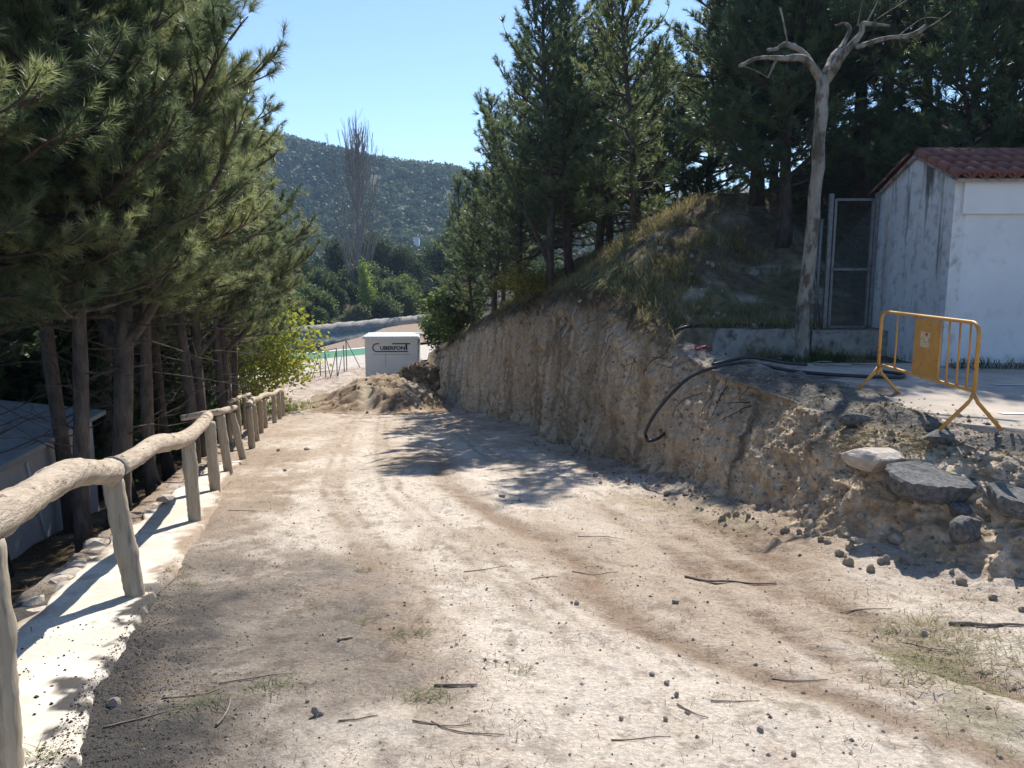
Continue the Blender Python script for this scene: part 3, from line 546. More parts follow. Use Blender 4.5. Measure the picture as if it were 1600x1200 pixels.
for L in limbs: bare(2, [(L[0], [q*.82 for q in L[1]], L[2])], M_PLANE, wob=.2).obj('branch', M_PLANE, pt)
# tall bare poplar beyond the pools
def poplar(seed, Hh, nb, spread_):
    rg = np.random.default_rng(seed); tr, br = G(), G(); k = 12; s = np.linspace(0, 1, k); T = np.c_[.3*vn(s*2, s*0, seed=seed), .3*vn(s*2, s*0+5, seed=seed), s*Hh*.93]; T[0, :2] = 0
    tr.tube(T, .26*(1-s)**.8+.03, 7)
    for i in range(nb):
        f = rg.uniform(.05, .8); a = rg.uniform(0, 6.28); p = np.array([np.interp(f, s, T[:, j]) for j in range(3)]); Lb = Hh*(.98-f)*rg.uniform(.55, 1.0)*(.55 if f < .3 else .9)
        d = nrm(np.array([math.cos(a)*spread_, math.sin(a)*spread_, rg.uniform(.7, 1)])); P = [p]
        for _ in range(7): P.append(P[-1]+d*Lb/7); d = nrm(d+np.array([0, 0, .22])+rg.normal(0, .05, 3))
        P = np.array(P); br.tube(P, np.linspace(.07, .026, 8), 4, caps=False)
        for _ in range(7):
            j = rg.integers(1, 7); dd = nrm(nrm(P[j+1]-P[j])+rg.normal(0, .3, 3)+np.array([0, 0, .2])); l = rg.uniform(.6, 2.2); br.tube(np.array([P[j], P[j]+dd*l*.5, P[j]+dd*l+np.array([0, 0, .15*l])]), [.03, .023, .017], 3, caps=False)
    return tr.mesh('trunk', M_GREYB), br.mesh('crown', M_GREYB)

# broad-leaved trees and shrubs
def leafy(seed, w, d, h, n, ls, c1, c2, trunk_h=.3, clumps=26, stems=5, core=.0, conic=0):
    rg = np.random.default_rng(seed); tr = G(); V = []; C = []
    cc = []
    while len(cc) < clumps:
        p = rg.uniform(-1, 1, 3)
        lim = 1-conic*(p[2]+1)/2
        if np.hypot(p[0], p[1])/max(lim, .08) <= 1 and np.linalg.norm(p) < 1.05: cc.append(p*rg.uniform(.75, 1.0))
    cc = np.array(cc)*np.array([w/2, d/2, h*(1-trunk_h)/2])+np.array([0, 0, h*(1+trunk_h)/2])
    for i in range(stems):
        a = rg.uniform(0, 6.28); e = cc[rg.integers(0, clumps)]; tr.tube(catmull([[.05*math.cos(a), .05*math.sin(a), -.1], [e[0]*.25, e[1]*.25, h*trunk_h*.8+.05], list(e*np.array([.6, .6, .8])), list(e)], 4), np.linspace(.025*h**.7, .008, 13), 5, caps=False)
    if stems:
        for e in cc[::2]: tr.tube(np.array([[e[0]*.2, e[1]*.2, lerp(trunk_h*h, e[2], .35)], e*np.array([.65, .65, .9]), e]), [.014*h**.5, .01, .005], 4, caps=False)
    per = n//clumps
    for e in cc:
        r = rg.uniform(.65, 1.2)*np.array([w, d, h*(1-trunk_h)])/2*(1.75/clumps**(1/3)); P = e+nrm(rg.normal(0, 1, (per, 3)))*(rg.random((per, 1))**.45)*r
        N_ = nrm(rg.normal(0, 1, (per, 3))+np.array([0, 0, .6])); A = nrm(np.cross(N_, rg.normal(0, 1, (per, 3)))); B = np.cross(N_, A); s = ls*rg.uniform(.6, 1.3, (per, 1))
        V.append(np.stack([P-A*s*.5, P+B*s*.32, P+A*s*.5, P-B*s*.32], 1).reshape(-1, 3)); t = np.clip(rg.normal(.5, .2, per)+rg.uniform(-.5, .5), 0, 1); C.append(np.repeat(mixc(c1, c2, t), 4, 0))
    V = np.vstack(V); V[:, 2] = np.maximum(V[:, 2], .02); Q = np.arange(len(V)).reshape(-1, 4)
    if not stems: tr.tube(np.array([[0, 0, -.1], [0, 0, h*.5], [0, 0, h*.85]]), [.02*h, .014*h, .006], 5)
    return tr.mesh('trunk', M_TWIG), G().add(V, q=Q, c=np.vstack(C)).mesh('crown', M_LEAF, smooth=False)
Y1 = leafy(31, 5.6, 5.2, 5.2, 13000, .19, (.16, .22, .03), (.44, .43, .06), .22, 46, 7)
SH1 = leafy(32, 3.4, 3.2, 2.6, 4200, .24, (.02, .042, .016), (.11, .15, .05), .05, 34, 6)
SH2 = leafy(33, 3.0, 2.8, 3.2, 4200, .24, (.06, .10, .025), (.16, .20, .05), .05, 26, 6)
SH3 = leafy(34, 1.9, 1.9, 5.4, 5000, .17, (.02, .042, .016), (.055, .085, .03), .06, 30, 0, conic=.75)
SH4 = leafy(35, 2.2, 2.2, 5.6, 2800, .26, (.13, .21, .035), (.30, .38, .07), .15, 24, 1, conic=.6)
SH5 = leafy(36, 1.3, 1.3, .9, 1800, .08, (.10, .12, .03), (.30, .26, .06), .05, 14, 5)
SH6 = leafy(37, 7, 7, 9, 9000, .30, (.022, .045, .02), (.07, .10, .035), .15, 46, 4)
tree(Y1, -12.0, 34, 0, 1.05, 'yellow-green leafy tree behind the far end of the wooden fence', None, 'leafy_tree')
tree(Y1, -15.5, 37, 2.0, 1.0, 'second yellow-green leafy tree, deeper among the pine trunks', None, 'leafy_tree')
for (x, y, s) in ((-9.4, 19.8, 1.0), (-8.4, 15.0, .9), (-9.8, 23.0, 1.0)): tree(SH3, x, y, x, s, 'narrow dark evergreen conifer between the pine trunks below the fence', 'dark conifers among the trunks', 'conifer')
for (x, y, s) in UNDER: tree(SH1, x, y, x*y, s, 'dark shrub filling the shade between the pine trunks', 'understorey below the fence', 'shrub')
# trees and shrubs behind the pools (the bank there rises to about -2)
VG = 'shrubs on the bank behind the pools'
def tz(x, y): return float(FARZ(np.array(x*1.), np.array(y*1.)))
pop = poplar(41, 29, 95, .40); e = tree(pop, *at(562, 455, 106).xy, 0, 1.0, 'tall bare poplar with upright grey twigs behind the pool bank', None, 'poplar_tree', z=tz(*at(562, 455, 106).xy))
e2 = tree(poplar(42, 15, 26, .30), *at(775, 300, 80).xy, 2, 1.0, 'bare poplar tips showing above the pine thicket', None, 'poplar_tree', z=-4.5)
x = at(578, 480, 99).x; tree(SH4, x, 97, 0, 1.05, 'bright green young tree standing alone before the dark bank shrubs', None, 'young_tree', z=-3.6)
for i, (px, y, s) in enumerate(((540, 116, .95), (572, 118, 1.05), (600, 119, .9), (632, 121, .85), (650, 125, .7), (470, 118, .7), (700, 115, 1.1), (735, 112, 1.2), (430, 120, 1.0))):
    x = at(px, 450, y).x; tree(SH6, x, y, i*2.3, s, 'dark bushy evergreen tree on the terrace behind the bare poplar', 'evergreen trees behind the pools', 'evergreen_tree', z=tz(x, y))
# small bushes on the hillside edge
for i, (x, y, s, V, lb) in enumerate(((.75, 24.6, 1.3, SH5, 'dry yellow broom bush at the foot of the twin-trunked pine'), (.35, 29.3, 1.2, SH5, 'dry yellow bush on the cutting edge below the thicket'), (-3.2, 41.5, 1.0, SH2, 'green bush where the cutting ends by the white pump house'), (-4.6, 48.5, .8, SH2, 'green bush behind the end of the earth cutting'))):
    tree(V, x, y, i*2., s, lb, None, 'bush')
# leaning pale bare trunk
lt = tag(G().tube(catmull([list(at(497, 392, 96)), list(at(512, 428, 96.5)), list(at(524, 462, 97))], 6), np.linspace(.05, .12, 13), 6).obj('dead_tree', M_GREYB), 'leaning pale dead trunk beside the bare poplar', 'dead tree')

# far forest on the mountain: one mass
def forest():
    rg = np.random.default_rng(77); n = 8200; x = rg.uniform(-280, 90, n); y = rg.uniform(215, 640, n)
    x = np.r_[x, rg.uniform(-70, 60, 420)]; y = np.r_[y, rg.uniform(135, 225, 420)]; n = len(x)
    z = FARZ(x, y); hgt = rg.uniform(4.5, 7.5, n); wd = rg.uniform(2.1, 3.4, n)
    k = 46; d = nrm(rg.normal(0, 1, (n, k, 3))); r = rg.uniform(.55, 1.05, (n, k, 1)); P = d*r*np.stack([wd, wd, hgt*.48], 1)[:, None]+np.stack([x, y, z+hgt*.58], 1)[:, None]
    N_ = nrm(d+rg.normal(0, .5, (n, k, 3))); A = nrm(np.cross(N_, rg.normal(0, 1, (n, k, 3)))); B = np.cross(N_, A); s = rg.uniform(.9, 1.8, (n, k, 1))
    V = np.stack([P-A*s*.6, P+A*s*.5+B*s*.5, P+A*s*.1-B*s*.75], 2).reshape(-1, 3); c = mixc((.016, .036, .018), (.06, .095, .042), np.clip(.5+.8*fbm(x*.03, y*.03, o=3, seed=6)+rg.normal(0, .2, n), 0, 1)); C = np.repeat(c, k*3, 0)
    o = G().add(V, np.arange(len(V)).reshape(-1, 3), c=C).obj('forest', M_LEAF, smooth=False); tag(o, 'pine forest covering the mountain beyond the valley', 'forest', kind='stuff')
forest()
h0 = at(651, 380, 330); hs = tag(empty('house', (h0.x, 330, tz(h0.x, 330))), 'tiny white house far off at the foot of the wooded mountain', 'house')
G().box((0, 0, 4.5), (2.4, 3, 9)).obj('wall', M_WHITE, hs, False); G().box((0, 0, 9.2), (2.8, 3.4, .4)).obj('roof', M_TILE, hs, False)

# ------------------------------------------------------------ white shed with tiled roof
SX, SY0, SY1, SXE, EV, RDG = 7.0, 12.45, 14.95, 15.0, 3.02, 3.50
sh = tag(empty('shed', (SX, SY0, 0)), 'white plastered shed with mould-streaked gable and red barrel-tile roof', 'shed')
ym = (SY1-SY0)/2; gv = []
g = G(); n = 24; yy = np.linspace(0, SY1-SY0, n); zt = EV+(RDG-EV)*(1-np.abs(yy-ym)/ym)
g.grid(np.zeros((n, 12)), np.repeat(yy[:, None], 12, 1), np.linspace(0, 1, 12)[None, :]*(zt+.3)[:, None]-.3, flip=False)
g.grid(np.full((n, 2), .2), np.repeat(yy[:, None], 2, 1), np.stack([yy*0-.3, zt], 1), flip=True)
g.add([[0, 0, -.3], [.2, 0, -.3], [.2, 0, EV], [0, 0, EV]], q=[[0, 1, 2, 3]]); g.obj('gable_wall', M_STAIN, sh, False)
g = G(); g.box(((SXE-SX+.2)/2, .11, EV/2-.16), (SXE-SX-.2, .2, EV+.3)); g.obj('front_wall', M_WALL, sh, False)
g = G(); g.box(((SXE-SX+.1)/2, -.025, EV-.29), (SXE-SX-.12, .09, .5)); g.obj('lintel_band', M_WHITE, sh, False)
g = G(); g.box(((SXE-SX+.2)/2, SY1-SY0-.11, EV/2-.16), (SXE-SX-.2, .2, EV+.3)); g.obj('back_wall', M_WALL, sh, False)
g = G(); W_ = SXE-SX
for s in (0, 1):
    y0, y1 = (-.16, ym) if s == 0 else (SY1-SY0+.1, ym); z0 = EV-.06
    g.add([[-.06, y0, z0], [W_, y0, z0], [W_, y1, RDG+.02], [-.06, y1, RDG+.02], [-.06, y0, z0+.05], [W_, y0, z0+.05], [W_, y1, RDG+.07], [-.06, y1, RDG+.07]], q=[[0, 3, 2, 1], [4, 5, 6, 7], [0, 1, 5, 4], [0, 4, 7, 3], [1, 2, 6, 5]])
roof = g.obj('roof', M_CONCD, sh, False)
def barrel(L, r0, r1, th=.016, up=True):
    g = G(); a = np.linspace(0, np.pi, 9) if up else np.linspace(np.pi, 2*np.pi, 9); V = []
    for r, y in ((r0, 0), (r1, L)):
        for q in (r, r-th): V.append(np.c_[np.cos(a)*q, np.full(9, y), np.sin(a)*q])
    V = np.vstack(V); j = np.arange(8); q = np.vstack([np.c_[j, j+1, 18+j+1, 18+j], np.c_[9+j+1, 9+j, 27+j, 27+j+1], np.c_[j+1, j, 9+j, 9+j+1]]); g.add(V, q=q); return g.mesh('tile', M_TILE)
TU, TD_ = barrel(.46, .105, .085), barrel(.46, .10, .115, up=False)
for side in (0, 1):
    sl_len = math.hypot(ym+.16, RDG-EV+.1); ang = math.atan2(RDG-EV+.1, ym+.2)
    for c in range(22 if side == 0 else 3):
        for r in range(4):
            xx = -.02+c*.235+RNG.uniform(-.008, .008); dd = r*.355
            for me, off, hz in ((TU, 0, .115), (TD_, .1175, .155)):
                if me is TD_ and side == 1: continue
                o = link(me, 'tile', roof); yb = -.24+dd*math.cos(ang); zb = EV-.06+dd*math.sin(ang)+(hz-.045 if me is TU else hz)
                if side == 0: o.location = (xx+off, yb, zb-.02); o.rotation_euler = (ang+RNG.uniform(-.02, .02), 0, RNG.uniform(-.015, .015))
                else: o.location = (xx+off, SY1-SY0-yb, zb-.02); o.rotation_euler = (ang, 0, math.pi)
TR = barrel(.48, .11, .10)
for c in range(12):
    o = link(TR, 'ridge_tile', roof); o.location = (.0+c*.42, ym, RDG+.08); o.rotation_euler = (0, R(-1.5), -R(90))
G().box((W_/2+.1, -.12, .02), (W_, .3, .16)).obj('plinth', M_CONCD, sh, False)
# low concrete kerb wall at the foot of the slope
kx0, kx1 = 3.75, 5.55; g = G(); xs = np.linspace(0, 1, 30); top = .50+.03*fbm(xs*5, xs*0, o=3, seed=3)-.25*ss(.06, 0, xs)
for i in range(29):
    x_ = [lerp(kx0, kx1, xs[i]), lerp(kx0, kx1, xs[i+1])]
    v_ = [[x_[a], 14.28+.22*b, (-.3, top[i+a])[c]] for a in (0, 1) for b in (0, 1) for c in (0, 1)]
    q_ = [[1, 5, 7, 3], [0, 4, 5, 1], [2, 3, 7, 6]]+([[0, 1, 3, 2]] if i == 0 else [])+([[4, 6, 7, 5]] if i == 28 else [])
    g.add(v_, q=q_)
tag(g.obj('low_wall', M_CONCD, None, False), 'low broken grey concrete wall at the foot of the wooded slope', 'wall')
G_ = tag(empty('low_wall'), 'long weathered concrete step leading to the wire gate', 'wall')
G().box((6.3, 14.40, .18), (1.42, .24, .6)).obj('step', M_CONCD, G_, False)
# wire gate beside the shed
gt = tag(empty('wire_gate', (6.05, 14.75, .46)), 'grey steel framed gate of chain link beside the mould-streaked gable', 'gate')
gh, gw = 2.5, .78
for x in (-.06, gw+.02): G().box((x, 0, gh/2), (.07, .07, gh+.1)).obj('gate_post', M_GALV, gt, False)
fr = G(); [fr.box((x, -.02, gh/2), (.045, .04, gh-.1)) for x in (.02, gw-.06)]; [fr.box(((gw-.04)/2, -.021, z), (gw-.08, .038, .045)) for z in (.06, gh*.46, gh-.06)]; fr.obj('gate_frame', M_GALV, gt, False)
cl = G()
for k in range(-40, 24):
    for sg in (1, -1):
        x0 = .05+.0; a = k*.06; p = []
        z0 = .08+a if sg == 1 else gh-.08-a
        xA, xB = .04, gw-.08; zA, zB = z0+(xB-xA)*0, z0+sg*(xB-xA)*1.25
        pts = np.array([[lerp(xA, xB, t), -.02+.004*sg, lerp(zA, zB, t)] for t in np.linspace(0, 1, 30)]); ok = (pts[:, 2] > .08) & (pts[:, 2] < gh-.08)
        if ok.sum() > 1: q_ = pts[ok]; cl.tube(np.array([q_[0], q_[-1]]), .003, 3, caps=False)
cl.obj('chain_link', M_GALV, gt, False)
G().box((gw-.03, -.05, gh*.5), (.03, .06, .12)).obj('latch', M_IRON, gt, False)
wf = tag(empty('wire_fence', (5.35, 14.85, .4)), 'leaning galvanised fence post with slanting braces next to the steel gate', 'fence')
G().tube([[.5, 0, -.2], [.53, 0, 2.15]], .028, 8).obj('post', M_GALV, wf); G().tube([[.62, -.05, 0], [.30, .1, 2.05]], .024, 8).obj('brace', M_GALV, wf); G().tube([[.40, .05, 1.6], [.60, 0, 1.15]], .02, 8).obj('brace', M_GALV, wf)
for z in (.4, 1.2, 2.0): G().tube([[.52, 0, z], [.64, -.08, z]], .004, 4).obj('wire', M_GALV, wf)

# ------------------------------------------------------------ yellow crowd barrier
A0, A1 = Vector((4.59, 9.55, 0)), Vector((4.52, 7.42, 0)); bd = A1-A0; BLn = bd.length
bz = .05; ba = tag(empty('crowd_barrier', (A0.x, A0.y, bz), math.atan2(bd.y, bd.x)), 'chipped orange-yellow steel crowd barrier with a faded sticker on its panel', 'barrier')
L = BLn; r = .02
def arc(cx, cz, rr, a0, a1, n=6): return [[cx+rr*math.cos(t), 0, cz+rr*math.sin(t)] for t in np.linspace(a0, a1, n)]
G().tube(np.array([[0, 0, .30], [0, 0, .92]]+arc(.12, .93, .12, math.pi, math.pi/2)+arc(L-.12, .93, .12, math.pi/2, 0)+[[L, 0, .92], [L, 0, .38]]), r, 10).obj('frame', M_YEL, ba)
G().tube(np.array([[.0, 0, .27]]+arc(.14, .25, .14, math.pi*.95, math.pi/2)+[[L*.5, 0, .385], [L-.005, 0, .385]]), r*.9, 10).obj('lower_rail', M_YEL, ba)
for x in (.42, .87, 1.42, 1.59, 1.79, 1.98): G().tube([[x, 0, 1.04], [x+.012, 0, .7], [x+.006, 0, .385]], .0105, 8).obj('bar', M_YEL, ba)
pn = G(); pn.box((1.145, 0, .71), (.53, .012, .62)); pan = pn.obj('panel', M_YEL, ba, False)
G().box((1.12, -.0085, .80), (.20, .003, .17)).obj('sticker', M_STICK, pan, False); G().box((1.15, -.0105, .86), (.05, .002, .03)).obj('red_mark', M_RED, pan, False)
G().box((1.12, .0085, .80), (.20, .003, .17)).obj('sticker', M_STICK, pan, False)
for x in (0, L):
    for s in (-1, 1): G().tube([[x, 0, .36], [x, s*.05, .27], [x, s*.30, .0]], r*.95, 9).obj('leg', M_YEL, ba)
    G().tube([[x, -.025, .60], [x, .03, .60]], .012, 6).obj('hook', M_IRON, ba)

# ------------------------------------------------------------ pipes
def hose(pts, r, label, dropit=False):
    P = catmull(pts, 14); o = G().tube(P, r, 9).obj('hose', M_PIPE); tag(o, label, 'hose'); return o
def sz(x, y, h=.03): return [x, y, drop(x, y)+h]
hose([list(at(1010, 684, 12.0)), list(at(1009, 674, 11.9)), list(at(1024, 646, 11.75)), list(at(1052, 612, 11.65)), list(at(1088, 584, 11.65)), sz(3.45, 11.55, .06), sz(4.2, 11.3, .05), sz(4.9, 11.0, .05), sz(5.5, 10.9, .04), sz(5.75, 11.2, .04), sz(5.6, 11.6, .04)], .027, 'thick black hose looping out over the broken edge of the earth bank')
hose([list(at(1043, 672, 12.3)), list(at(1030, 684, 12.0)), list(at(1014, 689, 11.95)), list(at(1009, 684, 11.96))], .026, 'cut black hose end hooked in front of the earth bank')
hose([sz(3.1, 11.8, .05), sz(3.7, 11.95, .05), sz(4.3, 12.1, .05), sz(4.75, 12.3, .05)], .027, 'straight black hose lying towards the foot of the bare plane tree')
hose([sz(2.72, 15.9, .35), sz(2.66, 15.4, .20), sz(2.8, 14.9, .06), sz(3.2, 14.75, .05), sz(3.7, 14.8, .05), sz(4.3, 14.75, .06), sz(4.9, 14.7, .06), sz(5.2, 14.6, .05)], .03, 'black hose curving down the grassy slope behind the low concrete wall')
# ------------------------------------------------------------ slabs, rocks, scraps
def put(me, name, x, y, dz, rot, label, cat, group=None, sc=1):
    z = drop(x, y); o = link(me, name, None, (x, y, z+dz)); o.rotation_euler = rot; o.scale = (sc,)*3; tag(o, label, cat, group); return o
def slab_mesh(seed, out, th, m):
    P = catmull(out+[out[0]], 6)[:-1]; n = len(P); rg = np.random.default_rng(seed); g = G(); rows = []
    P = P*(1+rg.uniform(-.035, .035, (n, 1)))
    for z, s in ((-th, .80), (-th*.75, .93), (-th*.3, .97), (-.015, .99), (0, .965)): q_ = P*s*(1+rg.uniform(-.025, .025, (n, 1))); rows.append(np.c_[q_, np.full(n, z)+rg.uniform(-.012, .012, n)])
    for s in (.8, .55, .3, .1): q_ = P*s; rows.append(np.c_[q_, .012*fbm(q_[:, 0]*9, q_[:, 1]*9, o=3, seed=seed)])
    V = np.vstack(rows); j = np.arange(n); k = len(rows)
    q_ = np.vstack([np.c_[i*n+j, i*n+(j+1) % n, (i+1)*n+(j+1) % n, (i+1)*n+j] for i in range(k-1)]); V = np.vstack([V, [[0, 0, .002], [0, 0, -th]]])
    t_ = np.vstack([np.c_[(k-1)*n+j, (k-1)*n+(j+1) % n, np.full(n, k*n)], np.c_[(j+1) % n, j, np.full(n, k*n+1)]])
    return g.add(V, t_, q_).mesh('asphalt_slab', m, False)
put(slab_mesh(1, [[-.42, -.05], [-.3, .2], [.05, .26], [.36, .2], [.46, .02], [.3, -.2], [-.05, -.28], [-.34, -.22]], .17, M_SLAB), 'asphalt_slab', 3.95, 6.95, .16, (R(9), R(4), .1), 'largest broken dark asphalt slab lying on the earth bank', 'slab', sc=1.15)
put(slab_mesh(2, [[-.3, -.1], [-.26, .18], [.1, .22], [.42, .18], [.44, -.12], [.1, -.22]], .13, M_SLAB), 'asphalt_slab', 4.42, 6.25, .16, (R(8), R(10), -.2), 'broken asphalt slab overhanging the bank beside the black chunk', 'slab', sc=1.15)
put(rock_mesh(601, (.72, .46, .26), 4, 1, .4, M_ROCK), 'rock', 3.62, 7.45, .09, (0, .05, .15), 'pale flat beige rock leaning on the big asphalt slab', 'rock', sc=.85)
put(rock_mesh(602, (.27, .22, .24), 3, 1, .4, M_SLAB), 'asphalt_chunk', 3.92, 6.36, .06, (.2, .1, .4), 'black crumbling asphalt chunk between the two slabs', 'chunk')
put(rock_mesh(603, (.24, .18, .14), 2, 1, .35, M_SLAB), 'asphalt_chunk', 4.0, 6.62, .03, (.2, .3, 1.4), 'grey asphalt lump under the rim of the largest slab', 'chunk')
put(rock_mesh(604, (.16, .14, .12), 2, 1, .35, M_STONE), 'asphalt_chunk', 3.60, 6.88, .03, (.2, .1, 2.4), 'small grey lump below the tip of the largest slab', 'chunk')
put(rock_mesh(605, (.36, .2, .16), 3, 1, .35, M_SLAB), 'asphalt_chunk', 4.25, 7.45, .05, (.1, .1, .3), 'dark asphalt lump half buried behind the largest slab', 'chunk')
put(rock_mesh(606, (.5, .2, .14), 3, 1, .4, M_SLAB), 'asphalt_chunk', 3.85, 8.4, .04, (.1, .1, .2), 'dark flat chunk at the crest of the rubble bank', 'chunk')
st_me = [rock_mesh(620+i, (.8, .7, .55), 3, 1, .3, M_STONE) for i in range(4)]; dk_me = [rock_mesh(630+i, (.75, .65, .5), 3, 1, .35, M_STONE) for i in range(3)]; pl_me = [rock_mesh(640+i, (1, .85, .7), 2, 1, .3, M_ROCK) for i in range(3)]
def ground_px(px, py):
    a = math.tan(PITCH+math.atan((py-600)/1200)); y = 1.77/(a-.134); cd = y*math.cos(PITCH)+(EYE-float(Zr(y)))*math.sin(PITCH); return (px-800)/1200*cd, y
for i, (px, py, s) in enumerate(((785, 775, .12), (812, 780, .06), (901, 944, .055), (1056, 941, .075), (893, 943, .03), (1019, 1054, .045), (1042, 1066, .045), (1057, 1087, .045), (970, 1120, .035), (1040, 1122, .04), (1188, 1143, .05), (1240, 1180, .04), (1062, 1018, .03), (1196, 920, .03), (1094, 924, .03), (616, 983, .03), (930, 745, .14), (938, 757, .10), (480, 1090, .04), (1562, 1177, .04), (1445, 985, .06), (1340, 700, .1), (1290, 735, .07))):
    x, y = ground_px(px, py); put(dk_me[i % 3] if i % 2 else st_me[i % 4], 'stone', x, y, s*.22, (i, i*2, i*3), 'small dark stone lying loose on the dusty dirt road', 'stone', 'loose dark stones on the road', s)
for i, (px, py, s) in enumerate(((480, 705, .13), (435, 705, .1), (497, 1112, .07), (178, 1102, .07), (520, 625, .5), (535, 628, .3), (445, 735, .08))):
    x, y = ground_px(px, py); y = min(y, 33); put(pl_me[i % 3], 'stone', x, y, s*.2, (i, i*2, i*3), 'small pale stone lying at the side of the dirt road', 'stone', 'loose pale stones on the road', s)
# clods along the bank foot and on the rubble top
cl_me = [rock_mesh(650+i, (1, .85, .7), 2, 1, .5, M_CLOD) for i in range(4)]
for i in range(150):
    y = RNG.uniform(4.6, 20); x = float(Rx(y))-abs(RNG.normal(0, .28))-.02; s = RNG.uniform(.03, .11)
    put(cl_me[i % 4], 'clod', x, y, s*.2, (i, i*2, i*3), 'brown clod of earth fallen at the foot of the cut bank', 'clod', 'earth clods at the bank foot', s)
def gravel(name, n, fx, me_mat, s0, s1, label, cols):
    rg = np.random.default_rng(n); V0 = np.array([[1, 0, 0], [-1, 0, 0], [0, 1, 0], [0, -1, 0], [0, 0, .7], [0, 0, -.7]]); F0 = np.array([[0, 2, 4], [2, 1, 4], [1, 3, 4], [3, 0, 4], [2, 0, 5], [1, 2, 5], [3, 1, 5], [0, 3, 5]])
    g = G(); VV, FF, CC = [], [], []
    for i in range(n):
        x, y = fx(rg); z = drop(x, y); s = rg.uniform(s0, s1)*(.6+rg.random()**3*1.2); a = rg.uniform(0, 6.28); v = V0*(1+rg.uniform(-.35, .35, (6, 3)))*s; v = np.c_[v[:, 0]*math.cos(a)-v[:, 1]*math.sin(a), v[:, 0]*math.sin(a)+v[:, 1]*math.cos(a), v[:, 2]]
        VV.append(v+[x, y, z+s*.25]); FF.append(F0+6*i); CC.append(np.broadcast_to(mixc(cols[0], cols[1], rg.random()), (6, 3)))
    g.add(np.vstack(VV), np.vstack(FF), c=np.vstack(CC)); o = g.obj(name, me_mat, None, False); tag(o, label, 'gravel', kind='stuff')
def fx1(rg):
    y = 2.3*math.exp(rg.random()*1.9); return rg.uniform(float(Lx(y))+.5, float(Rx(y))), y
def fx2(rg):
    y = 2.1+abs(rg.normal(0, 1.9)); return float(Lx(y))+.08+abs(rg.normal(0, .55))*max(.35, 1.3-.15*y), y
def fx3(rg):
    y = rg.uniform(2.0, 5.2); return float(Lx(y))+rg.uniform(-.55, .35), y
def fx4(rg):
    y = rg.uniform(5.5, 13); return float(Ex(y))+rg.normal(-.1, .55), y
gravel('gravel', 4200, fx1, M_ROAD, .003, .010, 'fine gravel strewn over the dusty road', ((.16, .13, .10), (.5, .42, .33)))
gravel('asphalt_crumbs', 9000, fx2, M_ROAD, .0018, .006, 'black asphalt crumbs along the concrete kerb', ((.045, .043, .04), (.16, .15, .135)))
gravel('asphalt_crumbs', 190, fx3, M_ROAD, .004, .012, 'sparse dark crumbs sprinkled on the pale concrete kerb', ((.03, .03, .03), (.10, .095, .09)))
gravel('rubble', 2600, fx4, M_ROAD, .006, .026, 'crumbled rubble over the broken bank edge', ((.12, .105, .09), (.48, .40, .31)))
bi = np.random.default_rng(5); bxx, byy, bz_ = bankP
g = G(); V0 = np.array([[1, 0, 0], [-1, 0, 0], [0, 1, 0], [0, -1, 0], [0, 0, .8], [0, 0, -.8]]); F0 = np.array([[0, 2, 4], [2, 1, 4], [1, 3, 4], [3, 0, 4], [2, 0, 5], [1, 2, 5], [3, 1, 5], [0, 3, 5]])
for i in range(3200):
    a, b = bi.integers(130, 700), bi.integers(16, 140); s_ = bi.uniform(.008, .03)*(.6+bi.random()**4*2); g.add(V0*(1+bi.uniform(-.4, .4, (6, 3)))*s_+[bxx[a, b], byy[a, b], bz_[a, b]], F0, c=mixc((.22, .165, .11), (.66, .56, .44), bi.random()))
tag(g.obj('bank_stones', M_ROAD, bank, False), kind='stuff')
# twigs
def twig(px, py, L, az, r, label, bend=.15, fork=False, m=M_TWIG):
    x, y = ground_px(px, py); P = []
    for t in np.linspace(-.5, .5, 5): xx, yy = x+math.cos(az)*L*t-math.sin(az)*bend*L*t*t, y+math.sin(az)*L*t+math.cos(az)*bend*L*t*t; P.append([xx, yy, drop(xx, yy)+r*.7+.003])
    g = G().tube(catmull(P, 3), np.linspace(r, r*.5, 13), 5)
    if fork:
        p = np.array(P[2]); e = p+np.array([math.cos(az+.8)*L*.4, math.sin(az+.8)*L*.4, .02]); g.tube(np.array([p, (p+e)/2+[0, 0, .015], e]), [r*.6, r*.45, r*.3], 4)
    tag(g.obj('twig', m), label, 'twig', 'twigs strewn on the road')
TL = 'thin dry twig lying on the dusty dirt road'
twig(712, 1073, .24, -.05, .009, 'straight dark stick lying flat on the pale dust', 0)
twig(354, 1110, .30, 1.7, .008, 'forked twig with fallen sprig on the dark asphalt dust', .2, True)
twig(1140, 905, .75, -.35, .012, 'long brown branch lying along the tyre ruts', .05)
twig(1545, 978, .5, -.15, .016, 'pale peeled branch beside the heap of grass clippings', .15)
twig(540, 998, .12, .9, .012, 'short splinter of pale wood on the road', 0, m=M_POST)
for i, (px, py, L_, az) in enumerate(((725, 1145, .4, -.4), (690, 1133, .3, -.1), (760, 890, .4, .3), (1148, 1096, .25, -.15), (1080, 1110, .2, -.9), (930, 893, .4, -.1), (230, 1120, .4, .6), (400, 1060, .4, .3), (388, 800, .5, .1), (940, 840, .5, -.3), (1440, 1003, .3, -.5), (1350, 950, .4, .1), (300, 1085, .3, .4), (1000, 1150, .3, .2), (850, 905, .25, .4), (1250, 1060, .3, -.3), (560, 1120, .2, .1), (1490, 1050, .4, -.1))):
    twig(px, py, L_, az, .0045, TL, RNG.uniform(-.4, .4))
